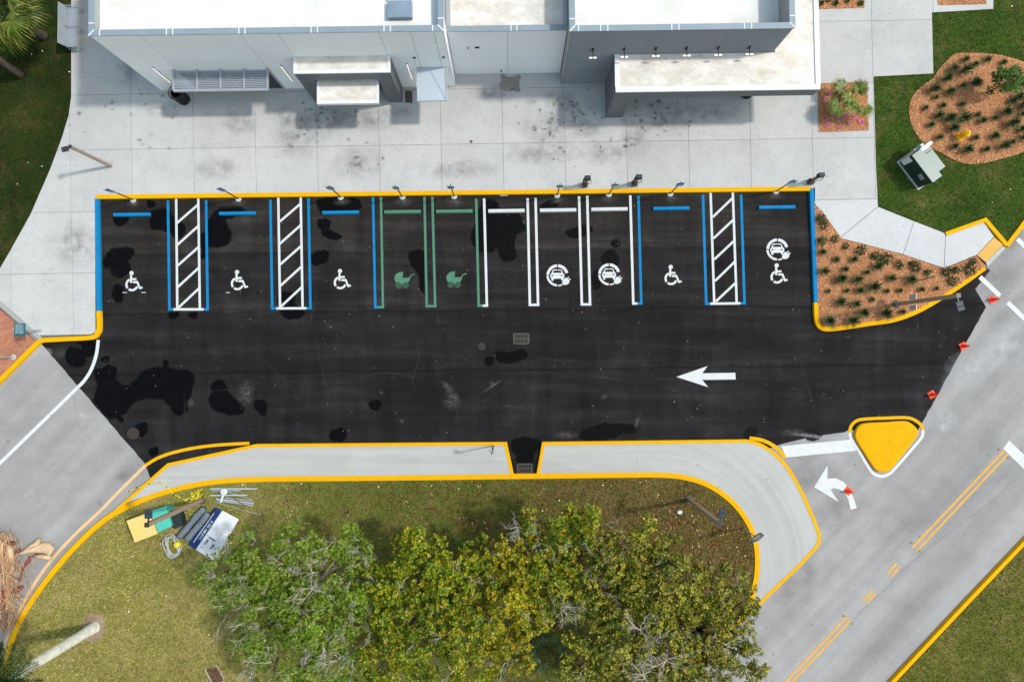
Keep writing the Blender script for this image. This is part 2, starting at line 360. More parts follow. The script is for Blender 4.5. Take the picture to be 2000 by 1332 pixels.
# ------------------------------------------------------------------ mesh helpers
ORG = {}
def tag(o, label=None, cat=None, group=None, kind=None):
    if label: o['label'] = label
    if cat: o['category'] = cat
    if group: o['group'] = group
    if kind: o['kind'] = kind
    return o
def empty(name, loc, label=None, cat=None, group=None):
    o = bpy.data.objects.new(name, None); o.empty_display_size = .2; COL.objects.link(o); o.location = loc; ORG[o] = Vector(loc)
    return tag(o, label, cat, group)
class MB:
    def __init__(s): s.v = []; s.f = []
    def add(s, vs, fs):
        b = len(s.v); s.v += [tuple(x) for x in vs]; s.f += [tuple(i+b for i in f) for f in fs]; return s
    def prism(s, top, z0, bottom=False, inset=0, side=True):
        """top: list of Vector (any z); sides go down to z0 (absolute)"""
        n = len(top)
        a = sum(top[i].x*top[(i+1) % n].y-top[(i+1) % n].x*top[i].y for i in range(n))
        t = list(top) if a > 0 else list(reversed(top))
        vs = t+[Vector((p.x, p.y, z0)) for p in t]
        fs = [tuple(range(n))]
        if side: fs += [(i, n+i, n+(i+1) % n, (i+1) % n) for i in range(n)]
        if bottom: fs.append(tuple(range(2*n-1, n-1, -1)))
        return s.add(vs, fs)
    def box(s, c, ax, ay, az):
        """c centre, ax ay az half-extent vectors"""
        c, ax, ay, az = map(Vector, (c, ax, ay, az))
        vs = [c+sx*ax+sy*ay+sz*az for sz in (-1, 1) for sx, sy in ((-1,-1), (1,-1), (1,1), (-1,1))]
        return s.add(vs, [(3,2,1,0), (4,5,6,7), (0,1,5,4), (1,2,6,5), (2,3,7,6), (3,0,4,7)])
    def ab(s, x0, x1, y0, y1, z0, z1):
        return s.box(((x0+x1)/2, (y0+y1)/2, (z0+z1)/2), ((x1-x0)/2, 0, 0), (0, (y1-y0)/2, 0), (0, 0, (z1-z0)/2))
    def tube(s, pts, r, n=8, cap=True, closed=False):
        pts = [Vector(p) for p in pts]; m = len(pts); rs = r if isinstance(r, (list, tuple)) else [r]*m
        b = len(s.v); prev = None
        for i, p in enumerate(pts):
            d = (pts[min(i+1, m-1)]-pts[max(i-1, 0)])
            d = d.normalized() if d.length > 1e-9 else Vector((0,0,1))
            if prev is None:
                u = d.cross(Vector((0,0,1))); u = u if u.length > .05 else d.cross(Vector((1,0,0)))
            else: u = prev - d*prev.dot(d)
            u.normalize(); prev = u; v_ = d.cross(u)
            for k in range(n):
                a = 2*math.pi*k/n; s.v.append(tuple(p+(u*math.cos(a)+v_*math.sin(a))*rs[i]))
        for i in range(m-1):
            for k in range(n):
                k2 = (k+1) % n; s.f.append((b+i*n+k, b+i*n+k2, b+(i+1)*n+k2, b+(i+1)*n+k))
        if cap:
            s.f.append(tuple(b+k for k in range(n-1, -1, -1))); s.f.append(tuple(b+(m-1)*n+k for k in range(n)))
        return s
    def lathe(s, c, prof, n=24):
        c = Vector(c); b = len(s.v)
        for r, z in prof:
            for k in range(n):
                a = 2*math.pi*k/n; s.v.append((c.x+r*math.cos(a), c.y+r*math.sin(a), c.z+z))
        for i in range(len(prof)-1):
            for k in range(n):
                k2 = (k+1) % n; s.f.append((b+i*n+k, b+i*n+k2, b+(i+1)*n+k2, b+(i+1)*n+k))
        s.f.append(tuple(b+(len(prof)-1)*n+k for k in range(n))); return s
    def ring(s, c, r0, r1, a0, a1, z, n=24, ry=1.0):
        c = Vector(c); b = len(s.v)
        for i in range(n+1):
            a = a0+(a1-a0)*i/n
            for r in (r0, r1): s.v.append((c.x+r*math.cos(a), c.y+r*math.sin(a)*ry, z))
        for i in range(n): s.f.append((b+2*i, b+2*i+1, b+2*i+3, b+2*i+2))
        return s
    def build(s, name, mat, parent=None, smooth=False, bevel=0, org=None, **tags):
        o0 = Vector(org) if org is not None else (ORG[parent] if parent in ORG else Vector((0,0,0)))
        me = bpy.data.meshes.new(name)
        me.from_pydata([(x-o0.x, y-o0.y, z-o0.z) for x, y, z in s.v], [], s.f); me.update()
        bm = bmesh.new(); bm.from_mesh(me)
        if len(bm.faces) < 20000: bmesh.ops.recalc_face_normals(bm, faces=bm.faces)
        bm.to_mesh(me); bm.free()
        if smooth:
            for p in me.polygons: p.use_smooth = True
        me.materials.append(MAT[mat] if isinstance(mat, str) else mat)
        o = bpy.data.objects.new(name, me); COL.objects.link(o)
        if parent is not None: o.parent = parent
        else: o.location = o0
        ORG[o] = o0
        if bevel:
            bv = o.modifiers.new('bevel', 'BEVEL'); bv.width = bevel; bv.segments = 2; bv.limit_method = 'ANGLE'
        return tag(o, **{k: v for k, v in tags.items()})
def bigmesh(name, V, Fq, mat, parent=None, **tags):
    """V (n,3) array, Fq (m,k) int array of equal-size faces"""
    me = bpy.data.meshes.new(name); k = Fq.shape[1]
    o0 = ORG[parent] if parent in ORG else Vector((0,0,0))
    V = V-np.array(o0)
    me.vertices.add(len(V)); me.vertices.foreach_set('co', V.astype(np.float32).ravel())
    me.loops.add(Fq.size); me.loops.foreach_set('vertex_index', Fq.astype(np.int32).ravel())
    me.polygons.add(len(Fq)); me.polygons.foreach_set('loop_start', (np.arange(len(Fq))*k).astype(np.int32))
    me.update(calc_edges=True); me.validate()
    me.materials.append(MAT[mat]); o = bpy.data.objects.new(name, me); COL.objects.link(o)
    if parent is not None: o.parent = parent
    ORG[o] = Vector((0,0,0)); return tag(o, **tags)
def copy_tree(o, parent=None, name=None):
    c = o.copy(); COL.objects.link(c); c.parent = parent
    for ch in list(o.children): copy_tree(ch, c)
    return c
def pts(l, z=0.0): return [G(x, y, z) for x, y in l]
def smooth_path(l, k=6):
    out = []
    n = len(l)
    for i in range(n-1):
        p0, p1, p2, p3 = l[max(i-1,0)], l[i], l[i+1], l[min(i+2,n-1)]
        for j in range(k):
            t = j/k
            out.append(tuple(.5*((2*p1[q])+(-p0[q]+p2[q])*t+(2*p0[q]-5*p1[q]+4*p2[q]-p3[q])*t*t+(-p0[q]+3*p1[q]-3*p2[q]+p3[q])*t**3) for q in (0,1)))
    out.append(tuple(l[-1])); return out
def smooth_closed(l, k=5):
    n = len(l); out = []
    for i in range(n):
        p0, p1, p2, p3 = l[i-1], l[i], l[(i+1) % n], l[(i+2) % n]
        for j in range(k):
            t = j/k
            out.append(tuple(.5*((2*p1[q])+(-p0[q]+p2[q])*t+(2*p0[q]-5*p1[q]+4*p2[q]-p3[q])*t*t+(-p0[q]+3*p1[q]-3*p2[q]+p3[q])*t**3) for q in (0,1)))
    return out
def offset_path(l, d):
    """px polyline offset to its left (image) by d"""
    out = []; n = len(l)
    for i in range(n):
        a = Vector(l[i])-Vector(l[i-1]) if i else Vector(l[1])-Vector(l[0])
        b = Vector(l[i+1])-Vector(l[i]) if i < n-1 else a
        a.normalize(); b.normalize()
        na, nb = Vector((a.y, -a.x)), Vector((b.y, -b.x)); m = na+nb
        m = m/max(m.dot(na), .35) if m.length > 1e-6 else na
        out.append((l[i][0]+m.x*d, l[i][1]+m.y*d))
    return out
def strip(mb, l, w_, z, z0=None, round_=0):
    """band of px width w_ along px line; flat sheet when z0 is None, else solid down to z0"""
    A, B = offset_path(l, w_/2), offset_path(l, -w_/2)
    if z0 is None:
        n = len(l); vs = pts(A, z)+pts(B, z); mb.add(vs, [(i, i+1, n+i+1, n+i) for i in range(n-1)])
    else:
        n = len(l); c = .022
        A2, B2 = offset_path(l, w_/2-.7), offset_path(l, -w_/2+.7)
        rows = [[Vector((p.x, p.y, z0)) for p in pts(A, z)], pts(A, z-c), pts(A2, z), pts(B2, z), pts(B, z-c), [Vector((p.x, p.y, z0)) for p in pts(B, z)]]
        vs = sum(rows, []); fs = []
        for r in range(5): fs += [(r*n+i, r*n+i+1, (r+1)*n+i+1, (r+1)*n+i) for i in range(n-1)]
        fs += [tuple(r*n for r in range(6)), tuple(r*n+n-1 for r in range(5, -1, -1))]
        mb.add(vs, fs)
    return mb
def jag(l, depth=3, amp=.14, rnd=random):
    for _ in range(depth):
        out = []
        for i, p in enumerate(l):
            q = l[(i+1) % len(l)]; dx, dy = q[0]-p[0], q[1]-p[1]; t = rnd.uniform(-amp, amp)
            out += [p, ((p[0]+q[0])/2-dy*t, (p[1]+q[1])/2+dx*t)]
        l = out
    return l
def inside(poly, X, Y):
    r = np.zeros(len(X), bool); n = len(poly)
    for i in range(n):
        x1, y1 = poly[i]; x2, y2 = poly[(i+1) % n]
        if y1 == y2: continue
        c = ((y1 > Y) != (y2 > Y)) & (X < (x2-x1)*(Y-y1)/(y2-y1)+x1); r ^= c
    return r
def scatter(poly, per_m2, excl=(), z=.1, lim=(-40, 2040, -40, 1372), also=()):
    xs = [p[0] for p in poly]; ys = [p[1] for p in poly]
    x0, x1, y0, y1 = max(min(xs), lim[0]), min(max(xs), lim[1]), max(min(ys), lim[2]), min(max(ys), lim[3])
    n = int((x1-x0)*(y1-y0)*PX*PX*per_m2)
    X, Y = RNG.uniform(x0, x1, n), RNG.uniform(y0, y1, n)
    k = inside(poly, X, Y)
    for e in excl: k &= ~inside(e, X, Y)
    for e in also: k &= inside(e, X, Y)
    X, Y = X[k], Y[k]
    D = np.outer((X-1000)/F, np.array(RGT))+np.outer((Y-666)/F, np.array(DWN))+np.array(FWD)
    t = (z-CH)/D[:, 2]; P = D*t[:, None]+np.array([0, 0, CH]); return P
def blades(P, h0, h1, wd, lean, up_=1.0):
    n = len(P); a = RNG.uniform(0, 2*np.pi, n); h = RNG.uniform(h0, h1, n); l_ = RNG.uniform(.3, 1, n)*lean
    d = np.stack([np.cos(a), np.sin(a), np.zeros(n)], 1); q = np.stack([-np.sin(a), np.cos(a), np.zeros(n)], 1)*wd
    tip = P+d*(h*l_)[:, None]+np.array([0,0,1])*(h*np.sqrt(np.maximum(1-l_**2, .04))*up_)[:, None]
    V = np.stack([P-q, P+q, tip], 1).reshape(-1, 3); return V, np.arange(3*n).reshape(-1, 3)
def chips(P, s0, s1, asp=.5, tilt=.5, lift=.012):
    n = len(P); a = RNG.uniform(0, 2*np.pi, n); s = RNG.uniform(s0, s1, n)
    u = np.stack([np.cos(a), np.sin(a), RNG.uniform(-tilt, tilt, n)], 1)*s[:, None]
    v = np.stack([-np.sin(a), np.cos(a), RNG.uniform(-tilt, tilt, n)], 1)*(s*asp)[:, None]
    C = P+np.array([0,0,1])*(lift+np.abs(u[:, 2])+np.abs(v[:, 2]))[:, None]
    V = np.stack([C-u, C-v*.9, C+u, C+v], 1).reshape(-1, 3); return V, np.arange(4*n).reshape(-1, 4)
def blob(mb_attr, px, py, rx, ry, z, rot=0.0, rings=4, n=18, a=1.0):
    """soft-edged stain disc: returns verts+fall weights"""
    V, Fc, A = mb_attr; b = len(V); c = G(px, py, z); V.append(c); A.append(a)
    ph = random.random()*6
    for r in range(1, rings+1):
        t = r/rings
        for k in range(n):
            th = 2*math.pi*k/n; wob = 1+.1*math.sin(2*th+ph)*t+.07*math.sin(5*th+ph*2)*t
            x, y = rx*PX*t*wob*math.cos(th), ry*PX*t*wob*math.sin(th)
            V.append(Vector((c.x+x*math.cos(rot)-y*math.sin(rot), c.y+x*math.sin(rot)+y*math.cos(rot), z))); A.append(a*(1-t)**1.1 if r < rings else 0)
    for k in range(n): Fc.append((b, b+1+k, b+1+(k+1) % n))
    for r in range(rings-1):
        o = b+1+r*n
        for k in range(n): Fc.append((o+k, o+n+k, o+n+(k+1) % n, o+(k+1) % n))
def stains(name, specs, mat, parent, z, kind='stuff'):
    st = ([], [], [])
    for i, s in enumerate(specs): blob(st, *s[:4], z+.0004*(i % 9), *(s[4:]))
    m = MB(); m.add(st[0], st[1]); o = m.build(name, mat, parent)
    at = o.data.attributes.new('fall', 'FLOAT', 'POINT'); at.data.foreach_set('value', st[2])
    return tag(o, kind=kind)
# ================================================================== SETTING
KZ, PZ, LZ = .155, .15, .10
def sheet(name, poly, z, mat, z0=None, parent=None, **t):
    m = MB()
    m.prism(pts(poly, z), z0 if z0 is not None else z, side=z0 is not None)
    return m.build(name, mat, parent, **t)
m = MB(); m.add([(-400,-400,-.04), (400,-400,-.04), (400,400,-.04), (-400,400,-.04)], [(0,1,2,3)])
m.build('ground', 'ground', kind='structure')
road = sheet('road', [(-700,-500), (2900,-500), (2900,1800), (-700,1800)], 0, 'road', kind='structure')
LOT = [(180,378), (1590,362), (1600,620), (1640,630), (1745,618), (1850,566), (1918,518), (1934,528), (1905,565), (1926,600)]+[(1926-123*t/24+random.uniform(-.9,.9), 600+222*t/24) for t in range(1, 24)]+[(1803,822), (1790,845), (1700,850),
       (1660,838), (1650,844), (1590,852), (1530,866), (1490,880), (1470,900), (1060,940), (990,940), (520,900), (335,925), (296,940), (283,905)]+[(283-203*t/30+random.uniform(-1.1,1.1), 905-234*t/30+random.uniform(-.6,.6)) for t in range(1, 30)]+[(80,671), (78,655), (190,655)]
lot = sheet('parking_lot', LOT, .004, 'asphalt', kind='structure')

# ---- plaza: slabs clipped to the outline
PLAZA = [(139,-90), (139,190), (134,226), (120,272), (97,333), (60,418), (20,490), (-6,534), (-40,566), (0,588), (40,622), (82,660), (176,654), (186,648), (185,388), (1584,371),
         (1592,366), (1592,391), (1714,388), (1711,330), (1706,150), (1823,144), (1820,25), (1940,18), (1940,-90)]
def clip(poly, a, b):
    """keep the part of px poly on the inner (left, image y down) side of a->b"""
    out = []; ins = lambda p: (b[0]-a[0])*(p[1]-a[1])-(b[1]-a[1])*(p[0]-a[0]) >= 0
    for i, p in enumerate(poly):
        q = poly[(i+1) % len(poly)]; ip, iq = ins(p), ins(q)
        if ip: out.append(p)
        if ip != iq:
            d1 = (b[0]-a[0])*(p[1]-a[1])-(b[1]-a[1])*(p[0]-a[0]); d2 = (b[0]-a[0])*(q[1]-a[1])-(b[1]-a[1])*(q[0]-a[0])
            t = d1/(d1-d2); out.append((p[0]+(q[0]-p[0])*t, p[1]+(q[1]-p[1])*t))
    return out
def area(l): return abs(sum(l[i][0]*l[(i+1) % len(l)][1]-l[(i+1) % len(l)][0]*l[i][1] for i in range(len(l))))/2
plaza = sheet('plaza', PLAZA, PZ-.02, 'gap', 0.0, kind='structure')
colx = [257+120.9*k for k in range(-3, 15)]
rowy = [-176, -56, 64, 184.5, 292, 412.5, 532, 652]
def node(cx, ry):
    y = ry-.0158*(cx-257); return (cx+.022*(y-280), y)
gp = .28
for i in range(len(colx)-1):
    for j in range(len(rowy)-1):
        q = [node(colx[i]+gp, rowy[j]+gp), node(colx[i+1]-gp, rowy[j]+gp), node(colx[i+1]-gp, rowy[j+1]-gp), node(colx[i]+gp, rowy[j+1]-gp)]
        p = PLAZA
        for k in range(4):
            p = clip(p, q[k], q[(k+1) % 4])
            if len(p) < 3: break
        if len(p) < 3 or area(p) < 60: continue
        r = []
        for v in p:
            if not r or (abs(v[0]-r[-1][0])+abs(v[1]-r[-1][1])) > .05: r.append(v)
        z = PZ+random.uniform(-.002, .002)
        MB().prism(pts(r, z), PZ-.03).build('slab', 'concrete', plaza)
walk = sheet('walkway', [(1589,391), (1714,388), (1715,404), (1785,432), (1847,456), (1924,432), (1943,462), (1961,478), (1926,514), (1908,499), (1844,524), (1764,497), (1641,465), (1588,398)], PZ-.03, 'gap', 0.0, kind='structure')
for q in ([(1592,391.6), (1713.5,388.8), (1714.5,403.6), (1641,464), (1591,398)], [(1641.4,465), (1715,404.4), (1784.6,432.3), (1763.6,496.6)],
          [(1764.4,497), (1785.4,432.6), (1846.5,456.5), (1843.5,523.5)], [(1844.5,523.6), (1847.5,457), (1922,435), (1941,462.5), (1907.5,498)]):
    MB().prism(pts(q, PZ-.006), PZ-.06).build('slab', 'walk', walk)
q = [(1908.5,498.5), (1941.5,464), (1959.5,478), (1926,512.5)]
pad = MB().prism(pts(q, PZ-.004), PZ-.06).build('tactile_pad', 'tactile', walk, label='yellow tactile paving pad at the kerb ramp')
m = MB(); c = [G(*p, PZ-.004) for p in q]
for i in range(1, 9):
    for j in range(1, 17):
        u, v = i/9, j/17
        p = c[0].lerp(c[1], v).lerp(c[3].lerp(c[2], v), u)
        m.lathe(p, [(.022, 0), (.012, .007)], 6)
m.build('dome_bumps', 'tactile', pad, kind='stuff')
MB().prism([G(1926,513,PZ-.02), G(1960,478.5,PZ-.02), G(1966,483,.01), G(1929,521,.01)], 0.0).build('ramp_lip', 'island', walk)

# ---- brick corner at the left edge
sheet('brick_pavement', [(-400,555), (-60,555), (-8,598), (70,668), (64,676), (0,738), (-60,796), (-400,1124)], PZ-.02, 'brick', 0.0, kind='structure')
m = MB(); strip(m, [(-40,556), (-6,589), (79,662)], 9, PZ+.003, .0); m.build('concrete_border', 'brick_sand', kind='structure')

# ---- lawns
LNW = [(-700,-500), (138,-500), (138,190), (133,226), (119,272), (96,333), (59,418), (19,490), (-7,534), (-60,590), (-150,640), (-700,640)]
LNE = [(1560,-500), (2690,-500), (2085,322), (2036,392), (1988,456), (1967,478), (1926,428), (1848,458), (1786,431), (1716,402), (1690,398), (1600,380)]
K6 = smooth_path([(-10,1780), (2,1385), (6,1332), (18,1265), (45,1200), (95,1127), (150,1064), (207,1013), (270,980), (340,956), (420,941), (510,936), (650,934.5), (800,933), (1000,930.5), (1200,928), (1290,927.5),
                  (1340,933), (1387,949), (1430,980), (1462,1022), (1477,1065), (1479,1110), (1473,1150), (1462,1192), (1432,1228), (1380,1280), (1325,1340), (1280,1390), (930,1760)], 5)
LSI = offset_path(K6, -7)
LS = K6[:]
LSE = [(2710,328), (2050,1018), (2011,1058), (1887,1187), (1752,1332), (1696,1392), (1330,1780), (2850,1780), (2850,328)]
lawn = {}
for k, poly in (('nw', LNW), ('ne', LNE), ('s', LS), ('se', LSE)):
    lawn[k] = sheet('lawn', poly, LZ, 'lawn_'+k, 0.0, kind='structure')

# ---- mulch beds
TRI = [(1590,394), (1641,466), (1764,498), (1844,525), (1908,500), (1925,520), (1880,552), (1830,584), (1790,606), (1745,622), (1700,628), (1645,637), (1615,639), (1603,634), (1598,620)]
ELL = smooth_closed([(1867,105), (1900,104), (1937,106), (1965,111), (2000,122), (2030,150), (2045,205), (2030,265), (2000,296), (1965,308), (1925,318), (1895,321), (1870,315), (1840,300), (1812,285), (1795,270), (1783,250), (1776,225), (1777,203), (1785,185), (1800,169), (1820,155), (1835,135), (1850,118)], 3)
P1 = [(1598,-60), (1688,-60), (1688,16), (1598,19)]
P2 = [(1832,-60), (1925,-60), (1927,9), (1832,11)]
P3 = [(1597,164), (1694,160), (1697,255), (1599,259)]
def bed(poly, z, h=.05):
    m = MB(); c = (sum(p[0] for p in poly)/len(poly), sum(p[1] for p in poly)/len(poly)); n = len(poly)
    r0 = pts(poly, z); r1 = [G(c[0]+(p[0]-c[0])*.9, c[1]+(p[1]-c[1])*.9, z+h) for p in poly]
    m.add([Vector((p.x, p.y, 0)) for p in r0]+r0+r1, [(i, (i+1) % n, n+(i+1) % n, n+i) for i in range(n)]+[(n+i, n+(i+1) % n, 2*n+(i+1) % n, 2*n+i) for i in range(n)]+[tuple(range(2*n, 3*n))])
    o = m.build('mulch_bed', 'mulch', kind='structure')
    P = scatter(poly, 420, z=z+h)
    V, Fq = chips(P, .012, .05, .4, .3); bigmesh('bark_chips', V, Fq, 'chips', o, kind='stuff')
    return o
bed(TRI, .12, .03); bed(ELL, LZ+.01, .05)
for q in (P1, P2, P3): bed(q, PZ+.006, .01)

# ---- grass, leaf litter
WALKP = [(1589,391), (1714,388), (1715,404), (1785,432), (1847,456), (1924,432), (1943,462), (1908,499), (1844,524), (1764,497), (1641,465)]
EARTH = [(160,1222), (165,1205), (180,1196), (195,1198), (206,1212), (208,1228), (200,1245), (186,1256), (168,1250), (160,1238)]
for k, poly, ex, den, hh in (('nw', LNW, [], 700, (.04, .09)), ('ne', LNE, [PLAZA, ELL, TRI, WALKP], 700, (.04, .1)), ('s', LSI, [EARTH], 620, (.05, .12)), ('se', LSE, [], 620, (.05, .12))):
    P = scatter(poly, den, ex, LZ-.005)
    V, Fq = blades(P, hh[0], hh[1], .017, .9); bigmesh('grass', V, Fq, 'blade_'+k, lawn[k], kind='stuff')
LIT = [(560,950), (800,938), (1300,934), (1400,965), (1465,1040), (1470,1150), (1300,1200), (900,1150), (620,1080), (520,1010)]
P = scatter(LIT, 17, z=LZ, also=[LSI]); P = P[(RNG.random(len(P)) < .35) | (P[:, 0] > G(760, 1000).x)]
V, Fq = chips(P, .03, .085, .5, .35, .035); bigmesh('fallen_leaves', V, Fq, 'litter', lawn['s'], kind='stuff')
P = scatter([(900,1000), (1480,1000), (1480,1400), (900,1400)], 15, [], LZ, also=[LSI])
V, Fq = chips(P, .03, .09, .5, .35, .035); bigmesh('fallen_leaves', V, Fq, 'litter', lawn['s'], kind='stuff')
for poly, key in ((LNW, 'nw'), (LSI, 's'), (LNE, 'ne')):
    P = scatter(poly, .25 if key != 'ne' else .06, [PLAZA, ELL, TRI] if key == 'ne' else [], LZ)
    V, Fq = chips(P, .02, .06, .6, .3, .05); bigmesh('scraps', V, Fq, 'scrap', lawn[key], kind='stuff')
m = MB(); m.prism(pts(jag(EARTH, 1, .1), LZ+.012), LZ-.01); m.build('bare_earth', 'earth', lawn['s'])

# ---- concrete islands
ISL = [(226,992), (330,908), (500,870), (986,867), (999,926), (500,932), (410,937), (335,952), (266,975)]
isl_l = sheet('concrete_island', ISL, KZ-.012, 'island', 0.0, kind='structure')
ISR = [(1060,867), (1458,862)]+smooth_path([(1458,862), (1490,872), (1530,905), (1560,955), (1584,1008), (1597,1042), (1596,1060), (1585,1075)], 5)[1:]+[(1560,1102), (1476,1184), (1466,1190), (1474,1150), (1480,1110), (1478,1062), (1462,1018), (1430,976), (1387,945), (1340,929), (1290,924), (1052,926)]
isl_r = sheet('concrete_island', ISR, KZ-.012, 'island', 0.0, kind='structure')

# ---- kerbs
def kerb(l, mat='yellow', w_=9, z=KZ):
    m = MB(); strip(m, l, w_, z, 0.0); return m.build('kerb', mat, kind='structure')
kerb([(186,384.5), (700,378.6), (1200,373), (1587,368.6)], w_=9)
kerb([(188.5,388), (190.5,500), (192,607)], 'blue', 8.5, KZ+.002)
kerb(smooth_path([(192,607.4), (193,638), (189.5,651), (178,659), (130,662), (84,664.5)], 4), 'yellow', 9)
kerb([(84,664), (74,668), (0,742), (-60,802), (-400,1130)], 'yellow', 9, KZ+.003)
kerb([(1585.5,368), (1590,480), (1594,590.6)], 'blue', 8.5, KZ+.002)
kerb(smooth_path([(1594,591), (1595.5,622), (1602,638), (1617,643), (1647,640), (1700,632), (1746,625), (1790,609), (1830,587), (1880,555), (1924,523)], 4), 'yellow', 9)
kerb([(1848,457), (1925,429.5), (1967,479)], 'yellow', 8, KZ+.05)
kerb([(1967,480), (1990,450), (2040,382), (2080,330), (2695,-500)], 'yellow', 8.5, KZ+.03)
kerb(K6, 'yellow', 10.5, KZ+.004)
kerb([(222,1001), (328,908), (500,870.5), (987,866.5), (1000,927)], 'yellow', 7)
kerb([(1051,926), (1061.5,866.5), (1458,861.5)]+smooth_path([(1458,861.5), (1490,871), (1531,905), (1562,955), (1586,1008), (1599,1043), (1598,1061), (1587,1076)], 5)[1:]+[(1562,1103), (1476,1185), (1462,1200)], 'yellow', 7)
kerb([(2705,326), (2050,1012), (2003,1058), (1880,1187), (1744,1332), (1680,1400), (1320,1782)], 'yellow', 8, KZ+.03)
# thin dirty kerb joints
m = MB()
for a, b in (((1399,956), (1404,949)), ((1455,1013), (1461,1008)), ((993,928), (1001,934)), ((255,990), (250,984)), ((347,957), (344,950)), ((1478,1096), (1485,1096)), ((700,938), (699,929)), ((120,1100), (114,1095))):
    mx_, my_ = (a[0]+b[0])/2, (a[1]+b[1])/2; strip(m, [(mx_+(a[0]-mx_)*.7, my_+(a[1]-my_)*.7), (mx_+(b[0]-mx_)*.7, my_+(b[1]-my_)*.7)], .7, KZ+.0065)
m.build('kerb_joints', 'gap', kind='structure')

# ---- triangular traffic island
TRF = smooth_closed([(1669,848), (1676,832), (1692,826), (1730,824), (1766,822), (1781,828), (1791,838), (1793,848), (1786,860), (1764,888), (1741,916), (1728,922), (1714,920), (1704,911), (1688,886), (1673,862)], 3)
m = MB(); c0 = (1731, 862)
rr = [pts(TRF, .1)]+[[G(c0[0]+(p[0]-c0[0])*k, c0[1]+(p[1]-c0[1])*k, z) for p in TRF] for k, z in ((.96, .15), (.8, .165), (.4, .17))]
n = len(TRF); vs = [Vector((p.x, p.y, 0)) for p in rr[0]]; [vs.extend(r) for r in rr]
m.add(vs, [(r*n+i, r*n+(i+1) % n, (r+1)*n+(i+1) % n, (r+1)*n+i) for r in range(4) for i in range(n)]+[tuple(range(4*n, 5*n))])
m.build('traffic_island', 'yellow2', kind='structure')

# ---- paint on the parking lot (flat sheets)
ZP = .011
def line(parent, name, a, b, w_, mat, z=ZP):
    m = MB(); strip(m, [a, b], w_, z); return m.build(name, mat, parent)
def poly(parent, name, l, mat, z=ZP, **t):
    m = MB(); m.add(pts(l, z), [tuple(range(len(l)))]); return m.build(name, mat, parent, **t)
def aisle(bl, wl, wr, br, diag):
    for (a, b), mt in ((bl, 'blue'), (wl, 'white'), (wr, 'white'), (br, 'blue')): line(lot, 'stall_line', a, b, 5 if mt == 'blue' else 4.6, mt)
    y = (bl[1][1]+br[1][1])/2-1.2; dy = (br[1][1]-bl[1][1])/2
    xs = [bl[1][0]-2.5, bl[1][0]+8, br[1][0]-8, br[1][0]+2.5]
    for i, mt in enumerate(('blue', 'white', 'blue')):
        t0, t1 = (xs[i]-xs[0])/(xs[3]-xs[0])*2-1, (xs[i+1]-xs[0])/(xs[3]-xs[0])*2-1
        line(lot, 'stall_line', (xs[i], y+dy*t0), (xs[i+1], y+dy*t1), 4.6, mt, ZP+.002)
    for a, b in diag: line(lot, 'hatch_line', a, b, 4.4, 'white', ZP+.001)
D1 = [((346,435.5), (387,400)), ((346.5,478.5), (387.5,441.5)), ((347,519), (388,482.5)), ((347.5,560.5), (389,522.5)), ((348.5,601), (389.5,562.5))]
aisle(((328,392), (331,605.5)), ((344,386), (346.3,604)), ((387.2,386), (390.3,603.5)), ((402.5,391), (405.6,605.5)), D1)
aisle(((528,390.5), (531.7,603.8)), ((543.5,384), (547,602)), ((587.2,383.5), (591,601)), ((602.5,387.5), (606.3,603.2)), [((a[0]+200.4, a[1]-2.4), (b[0]+200.8, b[1]-2.4)) for a, b in D1])
aisle(((1373,381), (1379.5,594.6)), ((1387.8,374.5), (1395,591)), ((1431.2,374), (1438.8,590.5)), ((1447.5,380.5), (1454.2,593.6)), [((1392,424.5), (1431,387)), ((1393.5,466), (1432.5,429.5)), ((1395,507), (1434,470.5)), ((1396.5,549), (1435.5,511)), ((1398,589), (1437,552.5))])
for a, b, ma, c, d, mc in (((728.5,385), (733,602.5), 'blue', (744,385), (748,602.3), 'green'), ((829,385), (833.5,600.6), 'green', (844.5,384.6), (850,600.4), 'green'),
                           ((930,388), (935,599.6), 'green', (945.5,388), (951,599.4), 'white'), ((1030.5,387.6), (1035,598), 'white', (1046,387), (1051,597.8), 'white'),
                           ((1131,384), (1136.5,597), 'white', (1147,383), (1152.5,597), 'white'), ((1231,382), (1237,595.4), 'white', (1247,382.6), (1252.5,595.2), 'blue')):
    line(lot, 'stall_line', a, b, 4.8, ma); line(lot, 'stall_line', c, d, 4.8, mc)
    xm = (b[0]+d[0])/2; y = (b[1]+d[1])/2-2.4
    line(lot, 'stall_line', (b[0]-2.4, y), (xm, y), 4.6, ma, ZP+.001); line(lot, 'stall_line', (xm, y), (d[0]+2.4, y), 4.6, mc, ZP+.001)
def xf(l, sc_, ox, oy, cx, cy): return [(cx+(x-ox)/sc_, cy+(y-oy)/sc_) for x, y in l]
def arcp(cx, cy, r0, r1, a0, a1, n=14):
    a = [math.radians(a0+(a1-a0)*i/n) for i in range(n+1)]
    return [(cx+r1*math.cos(t), cy+r1*math.sin(t)) for t in a]+[(cx+r0*math.cos(t), cy+r0*math.sin(t)) for t in reversed(a)]
def symbol(name, shapes, mat, sc_, o, c, label):
    m = MB()
    for l in shapes: m.add(pts(xf(l, sc_, *o, *c), ZP), [tuple(range(len(l)))])
    return m.build(name, mat, lot, label=label)
WC = [arcp(450,390,0.1,70,0,360,20)[:21], [(400,448), (468,448), (468,550), (610,552), (607,613), (468,615), (468,705), (400,705)],
      [(495,645), (655,645), (738,840), (790,825), (815,880), (700,915), (615,715), (495,715)], arcp(460,765,143,213,143,246), arcp(460,765,143,213,20,126)]
